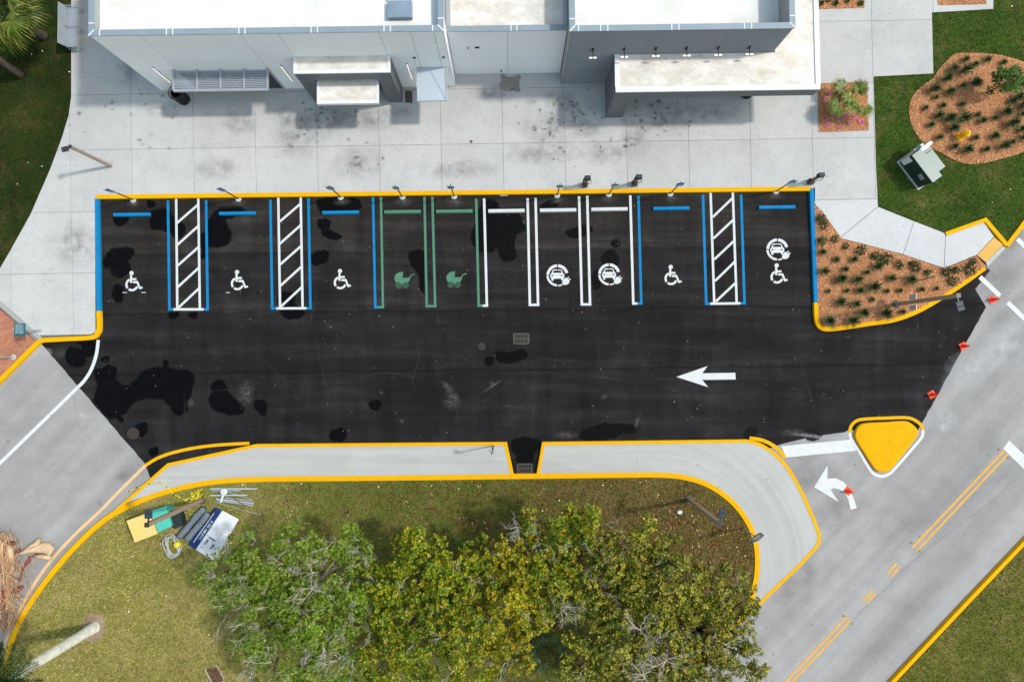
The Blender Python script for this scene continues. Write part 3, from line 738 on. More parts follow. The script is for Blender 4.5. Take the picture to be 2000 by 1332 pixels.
for c, t in (((260,549), 'leftmost stall'), ((466,547), 'second stall from the left'), ((667,545), 'third stall from the left'), ((1313,537), 'stall left of the right hatched aisle'), ((1520,534), 'rightmost stall below the car symbol')):
    symbol('wheelchair_symbol', WC, 'white', 16.65, (500,645), c, 'white painted wheelchair symbol in the '+t)
EVS = [arcp(405,385,162,215,182.5,267), arcp(405,385,158,215,273,346), arcp(405,385,172,215,93,177.5), arcp(405,385,188,215,58,87),
       [(488,565), (500,510), (545,438), (560,430), (585,440), (620,408), (633,420), (602,455), (612,470), (650,442), (663,458), (630,495), (640,515), (610,555), (560,572)],
       [(260,388), (285,345), (310,285), (330,270), (395,268), (395,290), (332,292), (313,336), (488,336), (470,292), (408,290), (408,268), (470,272), (490,288), (510,340), (540,370), (540,382), (260,392)],
       [(262,396), (540,386), (540,405), (525,435), (518,480), (500,488), (480,484), (474,448), (332,452), (326,486), (305,492), (288,486), (282,440), (264,415)]]
for c, t in (((1091,538), 'left charging stall'), ((1192,536), 'right charging stall between white lines'), ((1520.5,487.5), 'rightmost stall above the wheelchair symbol')):
    sy = symbol('charging_symbol', EVS, 'white', 10, (426,385), c, 'white painted electric car and plug symbol in the '+t)
    m = MB()
    for x in (308, 487): m.add(pts(xf(arcp(x,388,0.1,15,0,360,12)[:13], 10, 426, 385, *c), ZP+.002), [tuple(range(13))])
    m.build('headlamp_mark', 'asphalt', sy)
PRAM = [[(415,235), (350,240), (290,260), (250,300), (225,350), (225,390), (242,435), (262,472), (300,458), (340,463), (375,490), (395,520), (415,490), (440,468), (470,460), (520,466), (548,430), (566,380), (580,335), (605,308), (640,304), (660,302), (668,285), (652,272), (620,285), (590,295), (560,325), (545,362), (395,362), (412,310)]]
for wx in (318, 472):
    PRAM.append(arcp(wx,528,54,62,0,359.9,24))
    for k in range(4):
        a = math.radians(45*k+10); c_, s_ = math.cos(a), math.sin(a)
        PRAM.append([(wx-55*c_-3*s_, 528-55*s_+3*c_), (wx-55*c_+3*s_, 528-55*s_-3*c_), (wx+55*c_+3*s_, 528+55*s_-3*c_), (wx+55*c_-3*s_, 528+55*s_+3*c_)])
for c, t in (((789,546.5), 'left'), ((890.5,545.5), 'right')):
    symbol('pram_symbol', PRAM, 'green', 11.11, (433,405), c, 'green painted pram symbol in the '+t+' family stall')
poly(lot, 'direction_arrow', [(1321,736), (1382,715), (1371.5,729), (1436,728), (1437,741), (1371.5,741.8), (1383,756)], 'white', label='straight white arrow pointing left in the driving lane')
line(lot, 'paint_dash', (239,571.5), (248,571.5), 1.2, 'white'); line(lot, 'paint_dash', (276,571.5), (285,571.5), 1.2, 'white'); line(lot, 'paint_dash', (441,571.5), (449,571.5), 1.2, 'white')
def band(parent, name, l, w_, mat, z=ZP, **t):
    m = MB(); strip(m, l, w_, z); return m.build(name, mat, parent, **t)
band(lot, 'edge_line', smooth_path([(284,909), (305,896), (332,885.5), (375,875.5), (425,869), (487,865.5)], 5), 6, 'yellow', ZP)
band(lot, 'edge_line', smooth_path([(1464,855.5), (1490,860), (1512,871), (1526,884), (1533,894)], 5), 7, 'yellow', ZP+.001)
band(lot, 'lane_line', smooth_path([(192,664), (188,693), (178,722), (164,744), (150,758)], 6), 6.5, 'white')
band(lot, 'island_outline', smooth_path([(1659.5,845), (1662,833), (1671,823), (1687,818.5), (1730,816.5), (1768,815.5), (1786,820), (1799,830), (1802.5,840)], 5), 6, 'yellow', ZP+.004)
# ---- paint on the road
band(road, 'island_outline', smooth_path([(1802.5,840), (1801,852), (1788,869), (1746,917), (1735,926), (1722,930), (1708,926), (1698,915), (1676,878), (1662,856), (1659.5,845)], 5), 6, 'white_old', ZP+.003)
band(road, 'lane_line', [(150,758.5), (60,846), (-40,943)], 6.5, 'white_old', .006)
band(road, 'edge_line', smooth_path([(284,909), (240,952), (195,998), (148,1042), (105,1088), (70,1135), (40,1188), (18,1235), (0,1290), (-6,1330)], 5), 6, 'tan_old', .006)
poly(road, 'stop_line', [(1525,871), (1663,858), (1673,880), (1536,893)], 'white_old', .0105)
poly(road, 'turn_arrow', [(1590,951), (1616.5,908), (1616,934.5), (1632,933.5), (1648,941), (1660,955), (1668,975), (1673.5,992), (1661,995), (1657,976), (1650,962.5), (1640,955.5), (1628,953), (1622.5,956), (1638,980)], 'white_old', .0105, label='curved white turn arrow beside the triangular island')
poly(road, 'stop_line', [(1971,860), (2030,916), (2018,934), (1959,876)], 'white_old', .0105)
for a, b in (((1914,541), (1953,578)), ((1968,591), (2030,650)), ((1987,467), (2010,490))): band(road, 'crossing_line', [a, b], 9, 'white_old', .0105)
for a, b in (((1961,880), (1782,1069)), ((1968.5,886.5), (1790.5,1076)), ((1751.5,1099), (1734,1119)), ((1758,1106), (1741,1126)), ((1703,1153), (1685.5,1172)), ((1709.5,1158.5), (1693,1178)), ((1654,1204), (1500,1368)), ((1661,1211), (1512,1369))):
    band(road, 'centre_line', [a, b], 4.6, 'orange_old', .006)
for x, y in ((1951,878), (1969,893.5), (1780,1060), (1796,1075.5), (1648,1202), (1664,1217)):
    m = MB(); m.lathe(G(x, y, .0), [(.062, .004), (.058, .016), (.03, .026)], 10); m.build('road_stud', 'tan', road, smooth=True)
# cracks in the old road
m = MB()
for l in ([(138,768), (146,780), (147,805), (152,825), (162,842), (175,855), (180,868)], [(258,905), (261,915), (259,925)], [(1880,1020), (1840,1052), (1790,1090), (1730,1150), (1670,1208)], [(1980,935), (1930,985), (1885,1016)]):
    strip(m, [p for p in jag(l, 2, .04)[:len(l)*4-3]], .55, .0062)
m.build('road_cracks', 'crack', road, kind='stuff')

# ---- wet patches on the new asphalt
WETS = [[(220,487), (255,486), (260,497), (250,508), (252,528), (240,540), (222,538), (213,520), (207,525), (203,508)], [(224,420), (249,420), (249,433), (236,441), (225,438)],
 [(298,412), (325,410), (340,425), (358,440), (357,460), (345,468), (335,455), (312,448), (297,446), (295,425)], [(287,393), (303,395), (302,404), (290,405)],
 [(426,412), (470,408), (478,418), (440,425), (448,450), (450,460), (445,475), (425,482), (408,480), (400,500), (394,500), (392,470), (382,460), (402,455), (408,430)],
 [(624,390), (650,386), (690,387), (702,395), (700,410), (650,412), (628,412), (622,402)], [(622,428), (645,432), (640,448), (668,462), (650,466), (630,458)], [(608,498), (632,488), (642,498), (638,510), (620,518), (606,512)],
 [(803,492), (822,490), (832,505), (828,520), (832,560), (830,572), (822,560), (818,535), (806,520), (800,505)], [(940,395), (965,392), (972,405), (985,420), (1005,415), (1028,445), (1008,455), (1004,480), (1008,500), (995,508), (980,505), (972,480), (960,490), (942,492), (925,478), (922,455), (932,435)],
 [(1070,392), (1085,394), (1090,402), (1072,405), (1056,404)], [(1106,452), (1130,444), (1150,442), (1156,450), (1142,460), (1125,465), (1110,460)], [(1194,472), (1206,466), (1212,478), (1204,484), (1196,482)],
 [(1178,497), (1195,488), (1208,505), (1206,518), (1186,518), (1176,512)], [(1508,465), (1540,478), (1546,492), (1538,500), (1515,506), (1505,495)], [(1158,535), (1172,530), (1172,560), (1160,565)],
 [(545,575), (570,574), (575,595), (595,612), (575,622), (555,618), (546,605)], [(330,612), (350,610), (345,620), (332,622)], [(368,612), (385,610), (383,622), (370,620)],
 [(135,680), (150,682), (162,686), (168,700), (160,714), (145,716), (131,708), (129,692)], [(152,666), (188,668), (186,690), (172,698), (165,690), (160,676)], [(197,700), (212,695), (212,705), (202,707)],
 [(183,724), (200,722), (212,714), (227,722), (224,738), (232,750), (248,756), (262,748), (272,735), (282,725), (320,720), (350,724), (372,728), (378,742), (372,765), (366,788), (362,802), (350,810), (338,802), (326,786), (315,778), (290,776), (270,780), (255,790), (245,804), (230,816), (212,815), (196,800), (184,780), (192,752)],
 [(318,705), (325,703), (330,712), (320,718)], [(414,752), (430,744), (438,750), (445,766), (460,780), (474,796), (470,808), (445,808), (420,800), (408,782), (416,768)], [(497,784), (516,782), (520,798), (516,812), (506,806), (498,796)],
 [(722,784), (740,782), (744,792), (736,802), (724,796)], [(646,842), (672,838), (676,856), (662,862), (646,858)], [(265,830), (285,825), (288,838), (280,852), (270,848)], [(290,880), (305,872), (308,885), (296,892)],
 [(968,690), (1000,688), (1024,684), (1028,698), (1010,706), (985,708), (972,704)], [(948,702), (958,696), (966,704), (958,714), (950,712)], [(1134,852), (1140,842), (1165,832), (1190,828), (1215,830), (1238,832), (1236,845), (1215,843), (1200,855), (1150,860)],
 [(1452,850), (1460,836), (1476,836), (1476,852), (1460,858)], [(1000,862), (1012,858), (1050,858), (1052,870), (1040,895), (1036,906), (1012,906), (1010,890), (1002,880)], [(1626,750), (1636,752), (1640,768), (1632,784), (1626,775)], [(1671,760), (1680,765), (1678,772)],
 [(1575,843), (1590,838), (1605,848), (1598,858), (1578,860)], [(222,958-400), (240,560), (238,590), (222,585)], [(235,812), (242,818), (238,826), (230,820)]]
for i, l in enumerate(WETS):
    q = jag(smooth_closed(l, 2), 2, .14); n_ = len(q); a_ = math.sqrt(area(l)); e = min(7.0, max(1.6, a_*.16))
    if sum(q[k][0]*q[(k+1) % n_][1]-q[(k+1) % n_][0]*q[k][1] for k in range(n_)) < 0: q = q[::-1]
    def ofs(d):
        o_ = []
        for k in range(n_):
            t_ = Vector(q[(k+2) % n_])-Vector(q[k-2]); t_ = t_.normalized() if t_.length > 0 else Vector((1, 0)); o_.append((q[k][0]+t_.y*d, q[k][1]-t_.x*d))
        return o_
    z_ = .0064+.00012*(i % 10); inn, out = ofs(-e*.3), ofs(e*.9)
    m = MB(); m.add(pts(inn, z_)+pts(out, z_), [tuple(range(n_))]+[(k, (k+1) % n_, n_+(k+1) % n_, n_+k) for k in range(n_)])
    o = m.build('wet_patch', 'wetpatch', lot); at = o.data.attributes.new('fall', 'FLOAT', 'POINT'); at.data.foreach_set('value', [.95]*n_+[0.0]*n_)
# ---- faint tyre and sweeping marks, small debris on the asphalt
tm = MB(); fw = []; rt = random.Random(5)
TM = [[(612,610), (622,690), (640,770), (655,830)], [(1236,610), (1246,680), (1252,740)], [(1160,640), (1168,690), (1180,740)], [(700,735), (760,728), (830,740)], [(935,790), (980,760), (1005,735)], [(1240,745), (1300,740), (1400,742), (1500,738)], [(500,690), (560,750), (600,800)], [(1450,620), (1600,610), (1760,650)]]
for _ in range(30):
    x, y = rt.uniform(230, 1650), rt.uniform(400, 840); L_ = rt.uniform(30, 150); a = rt.choice((0, 0, 0, 1.5))+rt.gauss(0, .2); TM.append([(x+L_*t*math.cos(a+rt.uniform(-.1,.1)*t), y+L_*t*math.sin(a)*.7+3*math.sin(t*3)) for t in (0, .35, .7, 1)])
for l in TM:
    if min(q[1] for q in l) < 385 or max(q[1] for q in l) > 852: continue
    sp_ = smooth_path(l, 4); n_ = len(sp_); w_ = rt.uniform(.7, 2.6); A_, M_, B_ = offset_path(sp_, w_), sp_, offset_path(sp_, -w_); z_ = .0079+.0001*rt.randint(0, 9); b0 = len(tm.v)
    tm.add(pts(A_, z_)+pts(M_, z_)+pts(B_, z_), [(i, i+1, n_+i+1, n_+i) for i in range(n_-1)]+[(n_+i, n_+i+1, 2*n_+i+1, 2*n_+i) for i in range(n_-1)])
    fw += [0.0]*n_+[math.sin(math.pi*i/(n_-1)) for i in range(n_)]+[0.0]*n_
o = tm.build('tyre_marks', 'tyre', lot, kind='stuff'); at = o.data.attributes.new('fall', 'FLOAT', 'POINT'); at.data.foreach_set('value', fw)
P = scatter([(200,392), (1580,378), (1590,650), (1900,620), (1800,815), (1460,850), (520,855), (290,890), (110,680), (200,640)], .4, z=.013)
V, Fq = chips(P, .006, .02, .6, .2, .004); bigmesh('scraps', V, Fq, 'scrap', lot, kind='stuff')
P = scatter([(250,940), (1460,866), (1600,1050), (1480,1180), (1500,900), (1040,925)], .25, z=KZ, also=[ISR]); V, Fq = chips(P, .015, .04, .6, .2, .004); bigmesh('fallen_leaves', V, Fq, 'litter', isl_r, kind='stuff')
P = scatter([(1480,1200), (1700,860), (1990,600), (1990,1040), (1560,1330)], .3, z=.012); V, Fq = chips(P, .012, .04, .6, .2, .003); bigmesh('fallen_leaves', V, Fq, 'litter', road, kind='stuff')
P = scatter([(0,700), (70,690), (260,910), (0,1180)], .3, z=.012); V, Fq = chips(P, .012, .04, .6, .2, .003); bigmesh('fallen_leaves', V, Fq, 'litter', road, kind='stuff')
# ---- dust, grime and mildew
dust = [(262,398,16,9), (466,396,16,9), (668,394,18,10), (788,394,20,12), (887,393,22,13), (1088,391,16,9), (1190,388,18,10), (1311,387,16,9), (1516,383,16,9), (873,755,16,9,-.8), (885,775,26,12,-.8), (880,790,18,10,-.3), (745,767,6,5), (1245,822,6,16,-.4), (1105,850,26,10), (1180,775,10,6), (1550,845,30,8), (480,768,18,30), (372,786,8,10), (960,755,30,4,.6), (785,822,6,5), (960,747,5,5)]
stains('dust_marks', [d if len(d) > 4 else d+(0,) for d in dust], 'dust', lot, .0078)
gr = [(1640,1000,60,40,.6), (1590,935,60,40,.4), (1540,1150,40,26,.8), (120,690,26,18), (1950,540,70,44,.6), (240,930,20,14), (195,982,8,8), (1975,470,50,30,.9), (1580,1120,20,40)]
stains('grime_marks', [d if len(d) > 4 else d+(0,) for d in gr], 'grime', road, .0044)
ch = [(1848,815,30,24,.5), (1843,835,14,12), (1900,720,70,50,.7), (1960,680,70,60,.7), (90,690,16,12), (160,812,16,10), (1600,853,60,5,-.1)]
stains('pale_dust_marks', [d if len(d) > 4 else d+(0,) for d in ch], 'chalk', road, .0052)
mil = [(640,238,70,40), (575,265,60,50), (720,235,60,30), (1115,215,50,44), (1145,250,60,30), (1060,250,60,40), (1265,210,60,24), (1330,220,80,24), (1400,220,60,20), (1240,275,40,40), (560,230,40,26), (780,220,36,14), (960,180,60,26), (1090,190,40,22), (700,320,60,40), (1050,300,90,30), (470,240,40,30), (250,140,30,40), (165,10,30,26), (1180,300,60,30), (900,330,90,24), (320,215,50,22), (150,480,60,60), (430,330,60,26), (1290,245,90,14)]
stains('mildew_marks', [d+(0, 4, 18, .8) for d in mil], 'mildew', plaza, PZ+.0035)
sp = []
for cx, cy, r, k in ((640,225,60,26), (1110,220,55,26), (1260,215,70,18), (1045,250,40,8), (700,300,60,10), (1100,290,80,14), (240,210,60,10), (1300,225,90,14), (590,270,40,6), (300,260,120,12), (1230,280,30,10)):
    for _ in range(k): sp.append((random.gauss(cx, r*.55), random.gauss(cy, r*.3), random.uniform(2, 7.5), random.uniform(2, 6.5), 0, 3, 10, random.uniform(.35, 1)))
sp = [s_ for s_ in sp if s_[1] > 172]
stains('mildew_spots', sp, 'mildew_spot', plaza, PZ+.0075)
m = MB(); q = jag([(978,147), (1012,146), (1018,152), (1014,165), (1018,175), (1010,182), (1000,172), (995,180), (985,178), (975,165)], 3, .2); m.add(pts(q, PZ+.012), [tuple(range(len(q)))]); m.build('wet_patch', 'wetconc', plaza)
# ================================================================== BUILDING
O3 = G(318,178.5,0); Q3 = G(888,170.3,0)
ua = (Q3-O3); ua.z = 0; ua.normalize(); va = Vector((ua.y, -ua.x, 0))      # u along the front, v outward (towards the car park)
def UV(px, py, z=0):
    d = G(px, py, z)-O3; return d.dot(ua), d.dot(va)
def BP(u, v, z): return O3+ua*u+va*v+Vector((0, 0, z-O3.z))
class BB(MB):
    def b(s, u0, u1, v0, v1, z0, z1):
        return s.box(BP((u0+u1)/2, (v0+v1)/2, (z0+z1)/2), ua*((u1-u0)/2), va*((v1-v0)/2), Vector((0, 0, (z1-z0)/2)))
bld = empty('building', O3, 'modern flat-roofed building with light grey and charcoal walls above the parking row', 'building')
BACK = -9.0
HL, HM, HR = 5.95, 4.62, 5.68
U1 = UV(888,170.3)[0]; VM = UV(990,145.5)[1]; U2 = UV(1095,166)[0]; VR = UV(1095,166)[1]; U3 = UV(1552,50,HR)[0]
def shell(u0, u1, vf, h, mat, roofmat, deck=.45, cw=.2, mid=False):
    """walls with parapet, deck, coping with white joints"""
    t = .17
    wl = BB(); zb = PZ-.1
    wl.b(u0, u1, vf-t, vf, zb, h-.05); wl.b(u0, u0+t, BACK, vf-t, zb, h-.05); wl.b(u1-t, u1, BACK, vf-t, zb, h-.05); wl.b(u0+t, u1-t, BACK, BACK+t, zb, h-.05)
    wo = wl.build('wall', mat, bld)
    BB().b(u0+t, u1-t, BACK+t, vf-t, h-deck-.1, h-deck).build('roof', roofmat, bld)
    c = BB(); c.b(u0-.04, u1+.04, vf-cw, vf+.05, h-.05, h)
    if not mid:
        c.b(u0-.04, u0+cw, BACK, vf-cw, h-.05, h-.001); c.b(u1-cw, u1+.04, BACK, vf-cw, h-.05, h-.001)
    co = c.build('coping', 'coping', bld)
    return wo, co
def seam(co, u0, u1, v0, v1, z): BB().b(u0, u1, v0, v1, z-.01, z+.006).build('seam', 'seam', co)
wl, cl = shell(0, U1, 0, HL, 'joint', 'roof')
wm, cm = shell(U1+.02, U2-.02, VM, HM, 'joint', 'roof_dirty', .3, .2, True)
wr, cr = shell(U2, U3, VR, HR, 'charcoal', 'roof', 1.2, .2)
for px in (194.5, 325, 337, 466.5, 478.5, 607.5, 620, 750, 762.5, 845):
    u = UV(px, 55, HL)[0]; seam(cl, u-.02, u+.02, -.2, .055, HL)
for px in (998, 1009.5):
    u = UV(px, 52, HM)[0]; seam(cm, u-.02, u+.02, VM-.2, VM+.055, HM)
for px in (1130, 1173, 1187, 1312, 1326, 1454, 1468):
    u = UV(px, 50, HR)[0]; seam(cr, u-.018, u+.018, VR-.2, VR+.055, HR)
for co, h, vf, us in ((cl, HL, 0, (-.04, U1+.04)), (cr, HR, VR, (U2-.04, U3+.04))):       # mitred corner joints
    for s, u in zip((1, -1), us):
        a, b = BP(u, vf+.05, h+.004), BP(u+s*.24, vf-.2, h+.004); d = (b-a)/2; w2 = d.cross(Vector((0,0,1))).normalized()*.022
        MB().box((a+b)/2, d, w2, (0,0,.006)).build('seam', 'seam', co)
        seam(co, min(u, u+s*.24), max(u, u+s*.24), vf-.5, vf-.46, h)
# wall panels of the left wing front and side
js = [0]+[UV(998+(px-998)/1.215, 176, 0)[0] for px in (268, 465, 540, 738, 800, 846)]+[U1]
zs = [PZ, 2.45, 4.85, HL-.06]
for i in range(len(js)-1):
    for j in range(3):
        BB().b(js[i]+.009, js[i+1]-.009, .002, .035, zs[j]+.009, zs[j+1]-.009).build('panel', 'panel', wl)
for j in range(3):
    BB().b(U1+.002, U1+.03, -.62, .03, zs[j]+.007, zs[j+1]-.007).build('panel', 'panel', wl)
um = UV(992,145,0)[0]
for a, b in ((U1+.05, um), (um, U2-.03)):
    for z0, z1 in ((PZ, 1.95), (1.95, 2.72), (2.72, HM-.06)):
        BB().b(a+.008, b-.008, VM+.002, VM+.03, z0+.007, z1-.007).build('panel', 'panel_mid', wm)
for px, py, sx, sz in ((914,91,.03,.16), (932,90,.2,.06), (979,137,.05,.16)):
    z = CH*(1-(700-145.5)/(700-py)); u = UV(px, py, z)[0]
    BB().b(u-sx/2, u+sx/2, VM+.03, VM+.08, z-sz/2, z+sz/2).build('wall_fixture', 'black', bld)
# corrugated siding of the right wing
m = MB(); n = 62; zz = [PZ+(HR-.06-PZ)*i/n for i in range(n+1)]
prof = []
for i in range(n):
    d = zz[1]-zz[0]; prof += [(zz[i], .008), (zz[i]+d*.62, .034), (zz[i]+d*.8, .034), (zz[i]+d*.86, .008)]
vs = [BP(u, VR+v, z) for u in (U2+.03, U3-.02) for z, v in prof]; k = len(prof)
m.add(vs, [(i, i+1, k+i+1, k+i) for i in range(k-1)]); m.build('siding', 'charcoal', wr)
BB().b(U2-.01, U2+.03, VR+.001, VR+.045, PZ, HR-.06).build('corner_trim', 'charcoal', wr)
# roof hatch
a = UV(758,6,HL-.4); b = UV(806,40,HL-.4)
h = BB().b(a[0], b[0], b[1]-.02, a[1], HL-.45, HL-.2).build('roof_hatch', 'hatch', bld, bevel=.02)
BB().b(a[0]+.05, a[0]+.16, a[1]-.22, a[1]-.08, HL-.2, HL-.185).build('sticker', 'seam', h)

# right canopy: roof slab on a fin wall, wrapping the right wing
ZC = 3.45; uc0, vc1 = UV(1202.5,180,ZC); uc1 = UV(1602,172,ZC)[0]; vb = VR+.05
can = BB(); can.b(uc0, uc1, vb, vc1, ZC-.74, ZC-.05); can.b(U3+.05, uc1, BACK, vb, ZC-.74, ZC-.05)
cn = can.build('entrance_canopy', 'charcoal_frame', bld)
ft = UV(1217,233.5,0)[0]-UV(1184,233.5,0)[0]
BB().b(uc0+.002, uc0+ft, vb+.01, vc1-.003, PZ-.05, ZC-.74).build('fin_wall', 'charcoal_frame', cn)
BB().b(uc1-.5, uc1-.1, BACK+2, BACK+2.4, PZ-.05, ZC-.74).build('column', 'charcoal_frame', cn)
r = BB(); r.b(uc0+.2, uc1-.2, vb, vc1-.22, ZC-.05, ZC-.03); r.b(U3+.05, uc1-.2, BACK, vb, ZC-.05, ZC-.03); r.build('canopy_roof', 'roof_dirty', cn)
r = BB(); r.b(uc0, uc1, vc1-.22, vc1+.02, ZC-.05, ZC+.02); r.b(uc0-.02, uc0+.2, vb, vc1-.22, ZC-.05, ZC+.018); r.b(uc1-.2, uc1+.02, BACK, vc1-.22, ZC-.05, ZC+.018)
r.build('canopy_rim', 'rim', cn)
# glazed doors below the canopy, set in the wall
BB().b(uc0+2, U3-1, VR+.04, VR+.09, PZ+.05, 2.5).build('window', 'glass', bld)
# floodlights
for px, py in ((1158,113.5), (1219.5,112), (1281,110.2), (1341.5,109.2), (1403,108), (1464,106.6)):
    zf = 3.95; u, v = UV(px, py, zf); 
    f = BB().b(u-.04, u+.04, VR+.03, VR+.08, zf-.12, zf+.12).build('floodlight', 'dark', bld)
    MB().tube([BP(u, VR+.08, zf), BP(u, (VR+v)/2, zf+.03), BP(u, v, zf)], .018, 6).build('arm', 'dark', f)
    BB().b(u-.16, u+.16, v-.028, v+.028, zf-.02, zf+.012).build('lamp_head', 'lamp', f)
    BB().b(u-.02, u+.02, v-.05, v+.05, zf+.02, zf+.04).build('bracket', 'dark', f)

# charcoal entrance portal
ZE = 3.72; up0, vp1 = UV(573.5,144,ZE); up1 = UV(762,141.5,ZE)[0]; vp1 = UV(762,141.5,ZE)[1]; lw = .7
po = BB(); po.b(up0, up1, .04, vp1, ZE-.75, ZE-.05); pe = po.build('entrance_portal', 'charcoal_frame', bld)
for a in (up0, up1-lw): BB().b(a+.003, a+lw-.003, .04, vp1-.003, PZ-.05, ZE-.75).build('portal_leg', 'charcoal_frame', pe)
BB().b(up0+.12, up1-.12, .04, vp1-.14, ZE-.05, ZE-.03).build('portal_roof', 'roof_dirty', pe)
r = BB(); r.b(up0-.01, up1+.01, vp1-.14, vp1+.012, ZE-.05, ZE+.012); r.b(up0-.01, up0+.12, .04, vp1-.14, ZE-.05, ZE+.01); r.b(up1-.12, up1+.01, .04, vp1-.14, ZE-.05, ZE+.01)
r.build('portal_rim', 'rim', pe)
BB().b(up0+lw, up1-lw, .04, .12, PZ, 2.5).build('glass_door', 'glass', pe)
ZL = 2.62; ul0 = up0+lw+.02; ul1 = up1-lw-.02; vl1 = UV(680,202.5,ZL)[1]; vl0 = UV(680,161,ZL)[1]
po = BB(); po.b(ul0, ul1, .6, vl1-.004, ZL-.3, ZL-.03); lc = po.build('door_canopy', 'charcoal_frame', bld)
BB().b(ul0+.12, ul1-.12, .6, vl1-.14, ZL-.03, ZL-.012).build('canopy_roof', 'roof_dirty', lc)
r = BB(); r.b(ul0, ul1, vl1-.14, vl1+.01, ZL-.2, ZL+.015); r.b(ul0, ul0+.12, .6, vl1-.14, ZL-.03, ZL+.013); r.b(ul1-.12, ul1, .6, vl1-.14, ZL-.03, ZL+.013); r.build('canopy_rim', 'rim', lc)
# slatted sunshade
ZS = 2.52; us0, vs1 = UV(340,179.5,ZS); us1 = UV(523,178,ZS)[0]
sh = BB().b(us0-.02, us1+.02, vs1-.05, vs1+.02, ZS-.06, ZS+.07).build('sunshade', 'steel', bld)
for k in range(5):
    u = us0+(us1-us0)*k/4; BB().b(u-.04, u+.04, .036, vs1-.05, ZS-.055, ZS+.072).build('rib', 'steel', sh)
for k in range(11):
    v = .1+(vs1-.15)*(k+.4)/11
    c = BP((us0+us1)/2, v, ZS); tl = math.radians(28)
    MB().box(c, ua*((us1-us0)/2), (va*math.cos(tl)+Vector((0,0,1))*math.sin(tl))*.036, (va*-math.sin(tl)+Vector((0,0,1))*math.cos(tl))*.008).build('slat', 'steel', sh)
# window under the sunshade
uw0, uw1 = us0+.15, UV(553,172,0.3)[0]
wn = BB().b(uw0, uw1, .036, .06, .35, 2.2).build('window', 'glass', bld)
for a, b, c_, d in ((uw0-.05, uw1+.05, 2.2, 2.26), (uw0-.05, uw1+.05, .29, .35), (uw0-.05, uw0, .35, 2.2), (uw1, uw1+.05, .35, 2.2)): BB().b(a, b, .036, .09, c_, d).build('frame', 'steel', wn)
for k in range(1, 4):
    u = uw0+(uw1-uw0)*k/4; BB().b(u-.025, u+.025, .06, .085, .35, 2.2).build('mullion', 'steel', wn)
# wall light bars
for a, b in (((300,130), (333,159)), ((549.5,127), (571,155)), ((795,121.5), (805,150))):
    u = UV(998+(b[0]-998)/1.037, 176, 0)[0]
    f = BB().b(u-.03, u+.03, .036, .07, 1.2, 2.86).build('wall_light', 'dark', bld)
    BB().b(u-.028, u+.028, .071, .1, 1.22, 2.84).build('diffuser', 'lamp', f)
# steel awning with tie rods
ZA = 2.42; ua0, va1 = UV(815,198.5,ZA); ua1 = UV(874,198,ZA)[0]
aw = BB().b(ua0, ua1, .06, va1, ZA-.06, ZA).build('awning', 'steel_light', bld)
for u in (ua0, ua1-.04): BB().b(u, u+.04, .06, va1-.04, ZA+.001, ZA+.05).build('rim', 'steel_light', aw)
BB().b(ua0, ua1, va1-.04, va1, ZA+.001, ZA+.05).build('rim', 'steel_light', aw)
for u in (ua0+.03, ua1-.06):
    MB().tube([BP(u, .04, ZA+1.05), BP(u, va1-.1, ZA+.03)], .014, 6).build('tie_rod', 'steel_light', aw)
    BB().b(u-.06, u+.06, .036, .07, ZA+1.0, ZA+1.1).build('wall_plate', 'black', aw)
BB().b(ua0+.15, ua1-.15, .036, .06, PZ, 2.25).build('door', 'steel', bld)

# ================================================================== PLAZA FURNITURE
m = MB(); q = [(791,178), (805.5,178), (805.5,201.5), (791.5,201.5)]
m.prism(pts(q, PZ+.012), PZ-.02); m.build('utility_cover', 'iron', plaza)
m = MB(); m.lathe(G(920,277,PZ), [(.075, 0), (.07, .014)], 16); m.build('drain_cover', 'rust', plaza)
def trash_can(px, py, label, under=False):
    c = G(px, py, PZ); r = empty('trash_can', c, label, 'trash can', 'black slatted trash cans on the plaza')
    MB().lathe(c, [(.2, .01), (.24, .05), (.25, .92), (.22, .93), (.2, .1)], 24).build('liner', 'black', r, smooth=False)
    sl_ = None
    for k in range(24):
        a = 2*math.pi*k/24; d = Vector((math.cos(a), math.sin(a), 0)); t = Vector((-math.sin(a), math.cos(a), 0))
        MB().tube([c+d*.27+Vector((0,0,.02)), c+d*.3+Vector((0,0,.5)), c+d*.3+Vector((0,0,.85)), c+d*.35+Vector((0,0,.98))], .016, 4).build('slat', 'dark', r)
    for z, rr_ in ((.1, .275), (.75, .3), (.98, .35)):
        MB().tube([c+Vector((rr_*math.cos(t*math.pi/12), rr_*math.sin(t*math.pi/12), z)) for t in range(25)], .015, 6, False).build('hoop', 'dark', r)
    return r
trash_can(361,196, 'black slatted trash can in front of the slatted sunshade')
trash_can(1457,184, 'black trash can half hidden under the right entrance canopy edge')
# bench
c = G(153,62,PZ); bn = empty('bench', c, 'grey metal slatted bench on the plaza beside the dark lawn', 'bench')
def loc(x, y, z): return c+Vector((x, y, z))
L = 1.0
for k in range(6):
    x = -.22+.085*k; MB().box(loc(x, 0, .44), (.033,0,0), (0,L,0), (0,0,.012)).build('seat_slat', 'steel', bn)
for k in range(7):
    t = k/6; MB().box(loc(-.27-.12*t, 0, .5+.42*t), (.012,0,.004), (0,L,0), (-.008,0,.031)).build('back_slat', 'steel', bn)
for y in (-L+.02, 0, L-.02):
    MB().tube([loc(-.4, y, .93), loc(-.26, y, .44), loc(.22, y, .43), loc(.24, y, .0)], .022, 6).build('leg', 'steel', bn)
    MB().tube([loc(-.26, y, .44), loc(-.3, y, 0)], .022, 6).build('leg', 'steel', bn)
    MB().tube([loc(-.3, y, .64), loc(.2, y, .66), loc(.23, y, .44)], .022, 6).build('armrest', 'steel', bn)

